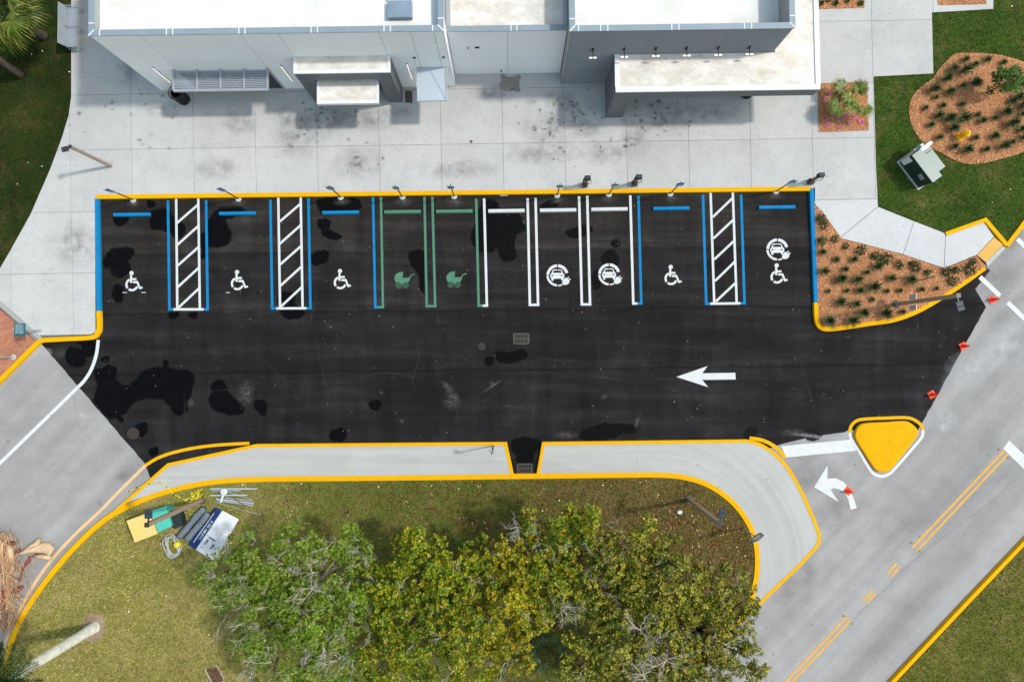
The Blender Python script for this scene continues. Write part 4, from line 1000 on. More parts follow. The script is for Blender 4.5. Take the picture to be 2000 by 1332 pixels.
# ---- light poles
def light_pole(px, py, h, hdir, label, lw=.075, hs=1.0, z0=LZ, concrete=True):
    c = G(px, py, z0); r = empty('light_pole', c, label, 'light pole', 'square bronze light poles')
    MB().box(c+Vector((0,0,h/2)), (lw,0,0), (0,lw,0), (0,0,h/2)).build('pole', 'bronze', r)
    MB().box(c+Vector((0,0,h+.012)), (lw+.01,0,0), (0,lw+.01,0), (0,0,.012)).build('cap', 'cwhite' if hs > .8 else 'dark', r)
    if concrete: MB().lathe(c, [(.22, -.02), (.21, .05), (.12, .06)], 16).build('footing', 'iron', r)
    d = Vector(hdir).normalized(); t = Vector((-d.y, d.x, 0)); zt = h-.12
    MB().box(c+d*(.22*hs)+Vector((0,0,zt)), d*(.16*hs), t*.025, (0,0,.03)).build('arm', 'dark', r)
    MB().box(c+d*(.46*hs)+Vector((0,0,zt)), d*(.14*hs), t*(.2*hs), (0,0,.05)).build('driver_box', 'head', r, bevel=.015)
    MB().box(c+d*(.72*hs)+Vector((0,0,zt)), d*(.115*hs), t*(.2*hs), (0,0,.045)).build('lamp_head', 'head', r, bevel=.015)
    MB().box(c+d*(.72*hs)+Vector((0,0,zt-.05)), d*(.09*hs), t*(.17*hs), (0,0,.006)).build('lens', 'signwhite', r)
    return r
light_pole(217,325, 3.15, (-.9,-.25,0), 'slim bronze light pole on the plaza near the upper left corner', .06, .55, PZ, False)
p2 = light_pole(1750,594.5, 4.7, (.3,-.95,0), 'bronze light pole with grey plates rising from the triangular mulch bed', .085, .8, .13)
for s in (-1, 1): MB().box(G(1750,594.5,.13)+Vector((.1, s*.26, 1.25)), (.012,0,0), (0,.12,0), (0,0,.28)).build('sign_plate', 'steel_light', p2)
light_pole(1346,975.5, 5.0, (.25,.97,0), 'bronze light pole on the leafy lawn near the curved yellow kerb', .085, .75)
light_pole(394,976, 5.05, (0,1,0), 'bronze light pole standing between the yellow bin and the pipe pile', .085, .75)

# ---- parking signs
SG = [((260,390.5), 'blue', 'leftmost stall'), ((465.5,388.5), 'blue', 'second stall from the left'), ((665.5,385.5), 'blue', 'third stall from the left'), ((786,384.5), 'green', 'left pram stall'), ((887,383.5), 'green', 'right pram stall'),
      ((1088,381.5), 'green', 'left car charging stall'), ((1189,379.5), 'green', 'right car charging stall'), ((1309,378.5), 'blue', 'stall left of the right hatched aisle'), ((1515.5,374), 'blue', 'rightmost stall')]
for (px, py), kind, where in SG:
    c = G(px, py, .006)
    r = empty('parking_sign', c, f'{"blue" if kind == "blue" else "white"} parking sign on a post heading the {where}', 'sign', 'signs along the top kerb')
    MB().tube([c, c+Vector((0,0,2.2))], .03, 8).build('post', 'dark', r)
    MB().lathe(c, [(.16, 0), (.14, .03), (.05, .04)], 10).build('footing', 'concrete', r)
    y = -.045
    b = MB().box(c+Vector((0,y,1.98)), (.165,0,0), (0,.006,0), (0,0,.24)).build('sign_panel', 'signwhite' if kind != 'blue' else 'signblue', r)
    if kind == 'blue':
        MB().box(c+Vector((0,y-.008,1.83)), (.15,0,0), (0,.002,0), (0,0,.07)).build('white_band', 'signwhite', b)
        m = MB()
        yy = y-.009; m.tube([c+Vector((-.02,yy,2.16)), c+Vector((-.02,yy,2.05)), c+Vector((.04,yy,2.05)), c+Vector((.07,yy,1.97))], .012, 4)
        m.tube([c+Vector((-.02+.06*math.cos(t), yy, 2.0+.06*math.sin(t))) for t in [math.radians(d) for d in range(120, 380, 20)]], .01, 4)
        m.build('wheelchair_mark', 'signwhite', b)
    else:
        for z, hh in ((2.13, .03), (2.02, .05), (1.9, .025)): MB().box(c+Vector((0,y-.008,z)), (.12,0,0), (0,.002,0), (0,0,hh)).build('print_band', 'green', b)
    MB().box(c+Vector((0,y,1.66)), (.13,0,0), (0,.006,0), (0,0,.055)).build('small_panel', 'signwhite', r)
# ---- wheel stops
WS = [(259.5,420,'blue','leftmost stall'), (465,417.6,'blue','second stall from the left'), (666,415.8,'blue','third stall from the left'), (786.5,414.6,'green','left pram stall'), (887.5,413.6,'green','right pram stall'),
      (989,412.6,'white','plain stall without a symbol'), (1089.5,411.3,'white','left car charging stall'), (1189.5,409.4,'white','right car charging stall'), (1310,407.8,'blue','stall left of the right hatched aisle'), (1516,405.6,'blue','rightmost stall')]
proto = None
ang = math.atan2(ua.y, ua.x)
for px, py, mt, where in WS:
    c = G(px, py, .005)
    r = empty('wheel_stop', c, f'{mt} painted concrete wheel stop in the {where}', 'wheel stop', 'wheel stops along the parking row')
    prof = [(-.1, 0), (-.094, .07), (-.062, .145), (.062, .145), (.094, .07), (.1, 0)]
    m = MB(); xs = [-.905, -.89, .89, .905]; vs = []
    for i, x in enumerate(xs):
        k = .9 if i in (0, 3) else 1
        vs += [(c.x+x, c.y+y*k, c.z+z*k) for y, z in prof]
    m.add(vs, [(i*6+j, i*6+(j+1) % 6, (i+1)*6+(j+1) % 6, (i+1)*6+j) for i in range(3) for j in range(6)]+[tuple(range(6)), tuple(range(23, 17, -1))])
    m.build('body', mt, r, bevel=.008)
    for x in (-.55, .55): MB().lathe(c+Vector((x,0,.14)), [(.018, 0), (.014, .008)], 8).build('pin', 'iron', r)
    r.rotation_euler.z = ang
# ---- EV chargers
for (px, py), where in (((1142,362), 'with tan post, left one of the pair above the charging stalls'), ((1238.5,360), 'with tan post, right one of the pair above the charging stalls'), ((1581.5,356.5), 'at the plaza corner beside the right blue kerb')):
    c = G(px, py, PZ); r = empty('charging_station', c, f'dark pedestal car charger {where}', 'car charger', 'car chargers on the plaza edge')
    MB().box(c+Vector((0,0,.16)), (.13,0,0), (0,.13,0), (0,0,.16)).build('base', 'dark', r, bevel=.01)
    MB().tube([c+Vector((0,.03,.3)), c+Vector((0,.03,1.05))], [.085, .075], 12).build('post', 'tan', r, smooth=True)
    MB().box(c+Vector((0,.03,1.2)), (.15,0,0), (0,.1,0), (0,0,.17)).build('head', 'head', r, bevel=.04)
    MB().box(c+Vector((0,-.075,1.22)), (.09,0,0), (0,.006,0), (0,0,.08)).build('screen', 'black', r)
    MB().tube([c+Vector((-.16,0,1.28)), c+Vector((-.2,-.06,1.22)), c+Vector((-.19,-.1,1.1))], .03, 6).build('plug', 'black', r)
    MB().tube([c+Vector((.15,0,1.2))]+[c+Vector((.15+.07*math.sin(t*.5), -.03-.05*math.sin(t*.5), 1.2-.12*t)) for t in range(1, 7)]+[c+Vector((.05,-.1,.55)), c+Vector((-.14,-.1,.75)), c+Vector((-.19,-.1,1.1))], .014, 6).build('cable', 'black', r)
# ---- cones
for (px, py), (w_), where in (((1937.5,585.5), 0, 'beside the broken white crossing line'), ((1880.5,676), 0, 'on the diagonal edge of the black asphalt, upper one'), ((1819.5,770.5), 1, 'on the diagonal edge of the black asphalt, lower one'), ((1656,958.5), 1, 'on the curved white turn arrow')):
    c = G(px, py, .012); r = empty('traffic_cone', c, f'small orange traffic cone {where}', 'traffic cone', 'orange cones on the road')
    a = random.uniform(.2, .9); ca, sa = math.cos(a)*.17, math.sin(a)*.17
    MB().box(c+Vector((0,0,.015)), (ca,sa,0), (-sa,ca,0), (0,0,.015)).build('base', 'cone', r, bevel=.01)
    MB().lathe(c, [(.115, .03), (.1, .06), (.03, .52), (.02, .53)], 16).build('body', 'cone', r, smooth=True)
    if w_: MB().lathe(c, [(.078, .2), (.052, .37), (.05, .37)], 16).build('collar', 'cone_white', r, smooth=True)
# ---- drain grates and manholes
def grate(cs, z, mat, parent, nb, cross=2, name='drain_grate'):
    c = [G(*p, z) for p in cs]; m = MB(); m.add([v+Vector((0,0,.001)) for v in c], [(0,1,2,3)]); g = m.build(name, 'void', parent)
    fr = MB()
    P_ = lambda u, v: c[0].lerp(c[1], u).lerp(c[3].lerp(c[2], u), v)
    def bar(a, b, w_):
        d = b-a; t = Vector((-d.y, d.x, 0)).normalized()*w_; MB_ = MB(); MB_.box((a+b)/2+Vector((0,0,.006)), d/2, t, (0,0,.006)); return MB_
    for a, b in (((0,0),(1,0)), ((0,1),(1,1)), ((0,0),(0,1)), ((1,0),(1,1))): bar(P_(*a), P_(*b), .03).build('frame_bar', mat, g)
    for i in range(1, nb): bar(P_(i/nb, .02), P_(i/nb, .98), .014).build('bar', mat, g)
    for j in range(1, cross): bar(P_(.02, j/cross)+Vector((0,0,.002)), P_(.98, j/cross)+Vector((0,0,.002)), .014).build('cross_bar', mat, g)
grate([(1003,652), (1032.5,652), (1032.5,671.5), (1004,671.5)], .009, 'iron', lot, 11)
grate([(1010.5,906), (1039,906), (1038.5,923.5), (1011,923.5)], .009, 'iron', lot, 9)
grate([(404,1307.5), (422,1302), (436,1328), (418,1336)], LZ+.03, 'rust', lawn['s'], 9, 3)
m = MB(); m.prism(pts([(400,1308), (424,1299), (437,1322), (440,1338), (417,1342)], LZ+.026), LZ-.02); m.build('concrete_collar', 'island', lawn['s'])
for (px, py), r_, mt, nn in (((941,677), .21, 'manhole', 6), ((260,846.5), .3, 'manhole', 24)):
    m = MB(); m.lathe(G(px, py, .006), [(r_, 0), (r_*.97, .012), (r_*.85, .012), (r_*.83, .008), (r_*.1, .009)], nn); m.build('manhole_cover', mt, lot)
for (px, py), l_ in (((984,384.5), (977, 992)),):
    line(lot, 'paint_dash', (l_[0], 382), (l_[1], 381.6), 2, 'white')
# ================================================================== MORE THINGS
# teal information sign
c = G(80.5,646,PZ); r = empty('information_sign', c, 'teal information sign with white text lines at the brick corner', 'sign')
MB().tube([c, c+Vector((0,0,1.9))], .035, 8).build('post', 'steel', r)
b = MB().box(c+Vector((.05,0,1.53)), (.012,0,0), (0,.3,0), (0,0,.36)).build('sign_panel', 'teal', r)
m = MB()
for i in range(7):
    z = 1.8-.075*i; x = c.x+.064; y = -.2
    while y < .22:
        l_ = random.uniform(.03, .09); m.box((x, c.y+y+l_/2, c.z+z), (.002,0,0), (0,l_/2,0), (0,0,.013 if i else .024)); y += l_+.025
m.build('text_lines', 'signwhite', b)
c = G(26,697.5,PZ-.02); r = empty('sign_post', c, 'thin grey sign post on the red brick corner at the left edge', 'sign post')
MB().tube([c, c+Vector((0,0,2.3))], .035, 8).build('post', 'steel', r); MB().box(c+Vector((.045,0,2.0)), (.008,0,0), (0,.23,0), (0,0,.28)).build('sign_panel', 'signwhite', r)
MB().lathe(c, [(.14, 0), (.12, .02)], 12).build('footing', 'concrete', r)
# sign on the concrete island
c = G(963.5,870.5,KZ-.012); r = empty('sign_post', c, 'small grey sign post on the left concrete island', 'sign post')
MB().tube([c, c+Vector((0,0,2.75))], .035, 8).build('post', 'dark', r)
for k in range(3): MB().box(c+Vector((0,.03*(k-1)+.05,2.45+.1*(k-1))), (.16-.02*k,-.06,0), (.002,.006,0), (0,0,.1)).build('sign_panel', 'signwhite', r)
# round sign by the curved kerb
c = G(1452,1031,LZ); r = empty('round_sign', c, 'round dark-rimmed road sign seen from above at the curved kerb', 'sign')
MB().tube([c, c+Vector((0,0,2.25))], .03, 8).build('post', 'steel', r)
d = Vector((.83,.56,0)); nrm = Vector((.56,-.83,0)); cc = c+Vector((0,0,1.95))-nrm*.05
MB().box(cc, d*.31, nrm*.006, (0,0,.31)).build('backing_plate', 'signwhite', r)
MB().tube([cc-nrm*.02+d*(.27*math.cos(t*math.pi/16))+Vector((0,0,.27*math.sin(t*math.pi/16))) for t in range(33)], .018, 6, False).build('rim', 'purple', r)
MB().tube([cc+nrm*.03+d*(.27*math.cos(t*math.pi/16))+Vector((0,0,.27*math.sin(t*math.pi/16))) for t in range(33)], .018, 6, False).build('rim', 'purple', r)
# hydrant
c = G(1874,268,LZ+.05); r = empty('fire_hydrant', c, 'yellow fire hydrant in the round mulch bed', 'hydrant')
MB().lathe(c, [(.2, 0), (.2, .04), (.13, .06), (.12, .5), (.17, .52), (.17, .56), (.14, .6), (.11, .68), (.04, .72), (.035, .78)], 20).build('body', 'hydrant', r, smooth=True)
for a in (2.6, 4.2, 5.8): MB().tube([c+Vector((math.cos(a)*.1, math.sin(a)*.1, .4)), c+Vector((math.cos(a)*.22, math.sin(a)*.22, .4))], .065, 10).build('nozzle', 'hydrant', r)
# transformer
A, B = G(1755,318,LZ), G(1793,368,LZ); e1 = (B-A); Ln = e1.length; e1.normalize(); e2 = Vector((-e1.y, e1.x, 0))
c = (A+B)/2+e2*.45; c.z = LZ; r = empty('transformer', c, 'dark green padmount transformer with sage lid on the lawn', 'transformer')
def bxe(u0, u1, v0, v1, z0, z1): return MB().box(A+e1*((u0+u1)/2)+e2*((v0+v1)/2)+Vector((0,0,(z0+z1)/2)), e1*((u1-u0)/2), e2*((v1-v0)/2), (0,0,(z1-z0)/2))
bxe(-.08, Ln+.08, -.08, 1.15, -.05, .06).build('pad', 'concrete', r)
bxe(0, Ln, 0, .52, .06, 1.16).build('cabinet', 'dkgreen', r); bxe(-.02, Ln+.02, -.02, .54, 1.16, 1.2).build('lid', 'sage', r)
bxe(.2, Ln-.2, .545, 1.08, .06, 1.0).build('tank', 'sage', r, bevel=.01)
bxe(.32, .36, .7, 1.0, 1.0, 1.02).build('lid_seam', 'dkgreen', r)
lb = bxe(Ln*.62, Ln*.8, -.012, -.002, .6, .85).build('warning_label', 'signwhite', r)
for k in range(3): bxe(Ln*.63, Ln*.79, -.016, -.013, .64+.065*k, .67+.065*k).build('text_line', 'dkgreen', lb)
bxe(Ln*.5-.01, Ln*.5+.01, -.01, .0, .08, 1.14).build('door_gap', 'black', r)
# white cabinet behind the transformer
c = G(1776,308,LZ); r = empty('meter_cabinet', c, 'white meter cabinet with dark panel behind the transformer', 'cabinet')
f1 = Vector((.8,.6,0)).normalized(); f2 = Vector((-f1.y, f1.x, 0))
def bxc(u0, u1, v0, v1, z0, z1): return MB().box(c+f1*((u0+u1)/2)+f2*((v0+v1)/2)+Vector((0,0,(z0+z1)/2)), f1*((u1-u0)/2), f2*((v1-v0)/2), (0,0,(z1-z0)/2))
bxc(-.62, .5, -.13, .13, .25, .95).build('cabinet', 'cwhite', r)
bxc(-.1, .55, .0, .16, .95, 1.2).build('meter_box', 'cwhite', r)
bxc(-.6, -.12, .02, .16, .95, 1.08).build('dark_panel', 'dark', r)
bxc(.05, .2, .16, .3, .7, 1.15).build('conduit_box', 'steel_light', r)
for u in (-.5, .4):
    for v in (-.1, .1): bxc(u-.03, u+.03, v-.03, v+.03, -.02, .25).build('leg', 'steel', r)
# dark rod lying on the mulch
c = G(1809,544,.16)
m = MB(); m.tube([G(1793,548.5,.185), G(1826,540,.185)], .032, 6); o = m.build('metal_rod', 'stakebrown', org=c); tag(o, 'dark brown rod lying on the triangular mulch bed', 'rod')

# ---- construction leftovers, lower left
def slantbox(name, top4, z, label, cat, mat, group=None):
    t = [G(*p, z) for p in top4]; c = sum(t, Vector())/4; c.z = LZ
    r = empty(name, c, label, cat, group)
    m = MB(); k = .93; bot = [Vector((c.x+(p.x-c.x)*k, c.y+(p.y-c.y)*k, LZ)) for p in t]; tt = [Vector((c.x+(p.x-c.x)*.97, c.y+(p.y-c.y)*.97, z-.07)) for p in t]
    m.add(bot+tt, [(3,2,1,0), (4,5,6,7)]+[(i, (i+1) % 4, 4+(i+1) % 4, 4+i) for i in range(4)]); m.build('body', mat, r)
    lid = MB(); lo = [Vector((p.x, p.y, z-.07)) for p in t]; lid.add(lo+t, [(3,2,1,0), (4,5,6,7)]+[(i, (i+1) % 4, 4+(i+1) % 4, 4+i) for i in range(4)])
    l_ = lid.build('lid', mat, r, bevel=.015)
    return r, l_, t
r, l_, t = slantbox('storage_bin', [(246.5,1017), (290.5,1000), (307,1042.5), (263,1059)], .85, 'pale yellow plastic storage bin with grooved lid beside the light pole', 'bin', 'binyellow', 'bins on the grass')
for v in (.25, .5, .74):
    a, b = t[0].lerp(t[3], v), t[1].lerp(t[2], v); a = a.lerp(b, .04); b = b.lerp(a, .04); d = (b-a)/2; w_ = Vector((-d.y, d.x, 0)).normalized()*.012
    MB().box((a+b)/2+Vector((0,0,.012)), d, w_, (0,0,.012)).build('ridge', 'binyellow', l_)
MB().lathe(t[2].lerp(t[0], .2)+Vector((0,0,.0)), [(.06, 0), (.055, .03), (.02, .035)], 12).build('cap', 'cwhite', l_)
r, l_, t = slantbox('storage_bin', [(292.5,998), (324,988), (335,1028), (308.5,1040)], .8, 'turquoise plastic storage bin next to the pale yellow one', 'bin', 'binteal', 'bins on the grass')
for v in (.3, .55, .78):
    a, b = t[0].lerp(t[3], v), t[1].lerp(t[2], v); a, b = a.lerp(b, .25), b.lerp(a, .2); d = (b-a)/2; w_ = Vector((-d.y, d.x, 0)).normalized()*.015
    MB().box((a+b)/2+Vector((0,0,.01)), d, w_, (0,0,.01)).build('ridge', 'binteal', l_)
slantbox('storage_bin', [(330,997), (351,997), (356,1027), (340,1033)], .6, 'dark lidded bin beside the turquoise bin', 'bin', 'bindark', 'bins on the grass')
for (a, b), t_ in ((((399,992), (349,1049)), 'left'), (((408,1002), (365,1054)), 'right')):
    p, q = G(*a, LZ+.17), G(*b, LZ+.17); m = MB(); n_ = 10
    m.tube([p.lerp(q, i/n_)+Vector((random.uniform(-.02,.02), random.uniform(-.02,.02), 0)) for i in range(n_+1)], [.16+random.uniform(-.012,.012) for _ in range(n_+1)], 14)
    o = m.build('fence_mesh_roll', 'mesh', org=(p+q)/2, smooth=True); tag(o, f'dark grey fence mesh roll on the grass, {t_} one of the two', 'mesh roll', 'rolls of fence mesh')
# banner
BQ = [(421,990), (466.5,1014), (418.5,1096), (367,1064)]
zb = LZ+.2
cq = [G(*p, zb) for p in BQ]; c = sum(cq, Vector())/4; c.z = LZ
r = empty('banner', c, 'white vinyl banner with navy strip and phone number lying on the grass', 'banner')
def BQP(u, v, dz=0):   # u along the strip (text direction), v from navy edge to white edge
    p = cq[0].lerp(cq[3], u).lerp(cq[1].lerp(cq[2], u), v)
    p.z += dz+.022*math.sin(u*5+v*3)*math.sin(v*4+1)+.008*math.sin(u*13-v*5); return p
def patch(u0, u1, v0, v1, nu, nv, dz):
    m = MB(); m.add([BQP(u0+(u1-u0)*i/nu, v0+(v1-v0)*j/nv, dz) for i in range(nu+1) for j in range(nv+1)], [(i*(nv+1)+j, i*(nv+1)+j+1, (i+1)*(nv+1)+j+1, (i+1)*(nv+1)+j) for i in range(nu) for j in range(nv)]); return m
o = patch(0, 1, .285, 1, 26, 18, 0).build('white_field', 'vinyl', r, smooth=True); o.modifiers.new('thick', 'SOLIDIFY').thickness = .006
o = patch(0, 1, 0, .285, 26, 8, 0).build('navy_strip', 'navy', r, smooth=True); o.modifiers.new('thick', 'SOLIDIFY').thickness = .006
patch(.12, .9, .085, .105, 20, 1, .006).build('white_rule', 'vinyl', r)
def text(body, u, v, size, mat, name):
    cu = bpy.data.curves.new(name, 'FONT'); cu.body = body; cu.size = size; cu.align_x = 'CENTER'; cu.align_y = 'CENTER'; cu.extrude = .002; cu.offset = .004
    o = bpy.data.objects.new(name, cu); COL.objects.link(o)
    x = (cq[3]-cq[0]).normalized(); z = Vector((0,0,1)); y = z.cross(x); p = BQP(u, v, .04)-c
    mw = Matrix(((x.x, y.x, 0, p.x), (x.y, y.y, 0, p.y), (0, 0, 1, p.z), (0,0,0,1)))
    me = bpy.data.meshes.new_from_object(o); me.name = name; bpy.data.objects.remove(o)
    o = bpy.data.objects.new(name, me); COL.objects.link(o); o.parent = r; o.matrix_local = mw; me.materials.clear(); me.materials.append(MAT[mat]); return o
text('A 305 438 5666', .53, .2, .17, 'signwhite', 'phone_number')
text('BELL', .74, .45, .15, 'text', 'lettering'); text('BELL', .76, .7, .14, 'text', 'lettering')
text('L', .88, .41, .1, 'text', 'lettering')
o = patch(.4, .62, .42, .72, 6, 6, .03).build('folded_flap', 'vinyl', r, smooth=True)
patch(.61, .635, .42, .68, 2, 6, .034).build('flap_edge', 'navy', r)
for u, v in ((.9, .82), (.95, .72)):
    m = MB(); 
    for k in range(9):
        a = random.uniform(0, 6.28); p = BQP(u, v, .03); d = Vector((math.cos(a), math.sin(a), .2))*.09; t_ = Vector((-math.sin(a), math.cos(a), 0))*.025
        m.add([p, p+d*.5+t_, p+d, p+d*.5-t_], [(0,1,2,3)])
    m.build('printed_leaf', 'leaf_a', r)
# cable coil with yellow connector
c = G(338,1063,LZ); r = empty('cable_coil', c, 'coil of pale grey cable with a yellow end cap on the grass', 'cable coil')
for k in range(6):
    a, b, tw = random.uniform(.2,.42), random.uniform(.38,.58), random.uniform(-.1,.6); L_ = []
    ox, oy = random.uniform(-.1,.1), random.uniform(-.1,.1)
    for i in range(33):
        t = 2*math.pi*i/32; x, y = a*math.cos(t)*(1-.25*math.cos(2*t)), b*math.sin(t)
        L_.append(c+Vector((ox+x*math.cos(tw)-y*math.sin(tw), oy+x*math.sin(tw)+y*math.cos(tw), .05+.03*k+.02*math.sin(3*t))))
    MB().tube(L_, .022, 6, False).build('loop', 'cable', r)
MB().lathe(G(350,1061,LZ), [(.13, .0), (.15, .1), (.15, .28), (.11, .32), (.04, .34)], 14).build('end_cap', 'tape', r, smooth=True)
# pipes
PL = [((411,954.5), (502,954.5), .04, 'steel_light', 'long pale steel pipe nearest the yellow kerb'), ((414,958.5), (470,958), .03, 'steel', 'shorter pipe right below the long kerb-side pipe'), ((410,967.5), (483,966.6), .035, 'steel_light', 'pale pipe across the middle of the pile'), ((422,974), (496,983), .035, 'steel_light', 'pale pipe in the lower bundle, upper one'),
      ((424,977), (495,987), .035, 'steel', 'pale pipe in the lower bundle, lower one'), ((437,958), (494,976), .018, 'steel', 'thin slanting rod over the pile'), ((446,965), (479,988), .02, 'rust', 'thin rusty rod crossing the pile'), ((419,980), (510,1006), .016, 'steel', 'thin rod running past the banner corner'), ((440,972), (492,978), .03, 'steel', 'grey pipe inside the lower bundle')]
for i, (a, b, rad, mt, t_) in enumerate(PL):
    zz_ = LZ+rad+.03+(.05 if 'cross' in t_ or 'over' in t_ else 0); m = MB(); m.tube([G(*a, zz_), G(*b, zz_)], rad, 8)
    o = m.build('pipe', mt, org=(G(*a, zz_)+G(*b, zz_))/2); tag(o, t_+' on the grass' if 'grass' not in t_ else t_, 'pipe', 'pipes piled on the grass')
c = G(438,962,LZ); r = empty('fence_stand', c, 'pale stand with a round weight lying across the pipe pile', 'stand')
MB().tube([G(438,960,LZ+.2), G(431,980,LZ+.12)], .06, 8).build('stem', 'cwhite', r); MB().lathe(G(438,960,LZ+.12), [(.17, 0), (.17, .1), (.1, .14)], 12).build('weight', 'signwhite', r)
# caution tape
tp = smooth_path([(246,960), (256,958), (266,952.5), (283,949), (296,943), (311,941), (320,946), (329,954), (339,964), (350,970.5), (359,975.5), (369,979.5), (380,976), (386,970)], 4)
c = G(311,941,KZ); r = empty('caution_tape', c, 'yellow and black caution tape trailing over the kerb', 'tape')
A_, B_ = offset_path(tp, .8), offset_path(tp, -.8); m, m2 = MB(), MB(); n_ = len(tp)
za = lambda i: (.02 if i < 8 else KZ+.02)+.02*math.sin(i*1.1)
for i in range(n_-1):
    for tgt, dz_ in ((m, 0), (m2, .006)):
        if tgt is m or i % 6 == 2: tgt.add([G(*A_[i], za(i)+dz_), G(*A_[i+1], za(i+1)+dz_), G(*B_[i+1], za(i+1)+.03+dz_), G(*B_[i], za(i)+.03+dz_)], [(0,1,2,3)])
bm_ = bmesh.new(); me_ = m.build('ribbon', 'tape', r).data; bm_.from_mesh(me_); bmesh.ops.remove_doubles(bm_, verts=bm_.verts, dist=.0005); bm_.to_mesh(me_); bm_.free(); m2.build('black_print', 'tapeblack', r)
m = MB()
for k in range(14):
    p = G(388+random.uniform(-10,10), 968+random.uniform(-5,5), LZ+.08); q_ = [p]
    for _ in range(5): q_.append(q_[-1]+Vector((random.uniform(-.16,.16), random.uniform(-.14,.14), random.uniform(-.05,.08))))
    for a, b in zip(q_[:-1], q_[1:]):
        t_ = Vector((random.uniform(-1,1), random.uniform(-1,1), .4)).normalized()*.035; m.add([a-t_, b-t_, b+t_, a+t_], [(0,1,2,3)])
m.build('tangle', 'tape', r)

# ================================================================== VEGETATION
def fan_leaf(mb, base, d, size, segs=22, droop=.25):
    d = Vector(d).normalized(); side = d.cross(Vector((0,0,1))).normalized(); upv = side.cross(d)
    for k in range(segs):
        a = math.radians(-125+250*k/(segs-1)); dd = d*math.cos(a)+side*math.sin(a)
        L_ = size*(.72+.28*math.cos(a*.6))*random.uniform(.9, 1.05); w_ = dd.cross(upv).normalized()*size*.042
        p1 = base+dd*L_*.55+upv*.04*size; p2 = base+dd*L_*.85-Vector((0,0,1))*size*droop*.25; p3 = base+dd*L_-Vector((0,0,1))*size*droop
        mb.add([base, p1-w_, p2-w_*.6, p3, p2+w_*.6, p1+w_], [(0,1,5), (1,2,4,5), (2,3,4)])
def pinnate(mb, base, d, L_, droop=.5, n=40, lw=.45):
    d = Vector(d).normalized(); side = d.cross(Vector((0,0,1))).normalized(); prev = base
    P_ = [base+d*(L_*t)-Vector((0,0,1))*(droop*L_*t*t) for t in [i/n for i in range(n+1)]]
    for i in range(1, n+1):
        t = i/n; ll = lw*math.sin(math.pi*min(1, .12+.86*t))**.6
        for s_ in (-1, 1):
            dd = (side*s_+d*.7+Vector((0,0,random.uniform(-.5,.25)))).normalized(); w_ = d*.026
            mb.add([P_[i]-w_, P_[i]+dd*ll*.5-w_, P_[i]+dd*ll-Vector((0,0,.06)), P_[i]+dd*ll*.5+w_], [(0,1,2,3)])
    return P_
# sabal palms, upper left
def fan_palm(base, top, crown_n, size, label, lean=1, trunk_r=.17):
    c = Vector(base); r = empty('fan_palm', c, label, 'palm tree', 'fan palms on the dark lawn'); top = Vector(top)
    n_ = 12; MB().tube([c.lerp(top, i/n_) for i in range(n_+1)], [trunk_r*(1.15-.25*i/n_)*random.uniform(.94,1.06) for i in range(n_+1)], 14).build('trunk', 'bark', r, smooth=True)
    m, st = MB(), MB()
    for k in range(crown_n):
        a = k*2.4+random.uniform(-.2,.2); el = random.uniform(-.25, .9); d = Vector((math.cos(a)*math.cos(el), math.sin(a)*math.cos(el), math.sin(el)))
        b = top+d*size*random.uniform(.55, .8); st.tube([top, top.lerp(b, .5)+Vector((0,0,.08)), b], .018, 4); fan_leaf(m, b, d+Vector((0,0,-.35)), size*random.uniform(.8, 1.05), 26, .4)
    m.build('crown', 'fan', r); st.build('leaf_stalks', 'leaf_dark', r)
fan_palm(G(89,72,LZ), G(12,30,2.9), 22, 1.05, 'fan palm with spreading yellow-green crown in the upper left corner')
fan_palm(G(45,149,LZ), G(-95,52,5.0), 14, .95, 'grey palm trunk leaning out of the left edge over the dark lawn', trunk_r=.15)
# palm, lower left
c = G(186,1224,LZ); r = empty('royal_palm', c, 'tall palm with smooth pale trunk and dark fronds at the lower left', 'palm tree'); top = G(-8,1342,6.3)
n_ = 90; MB().tube([c.lerp(top, i/n_) for i in range(n_+1)], [(.28-.045*min(1, i/14)-.02*i/n_)*(1.012 if i % 3 else .985) for i in range(n_+1)], 18).build('trunk', 'palmtrunk', r, smooth=True)
m = MB()
for k in range(24):
    a = k*2.4; el = random.uniform(-.1, .9); P_ = pinnate(m, top, (math.cos(a)*math.cos(el), math.sin(a)*math.cos(el), math.sin(el)), random.uniform(1.3, 1.7), .4)
    m.tube(P_[::5], [.03-.003*q_ for q_ in range(len(P_[::5]))], 5)
for a in (.5, .75, 1.0, 1.3, 1.6): P_ = pinnate(m, top, (math.cos(a), math.sin(a), .15), 1.7, .3); m.tube(P_[::5], .02, 5)
m.build('crown', 'fan_dark', r)
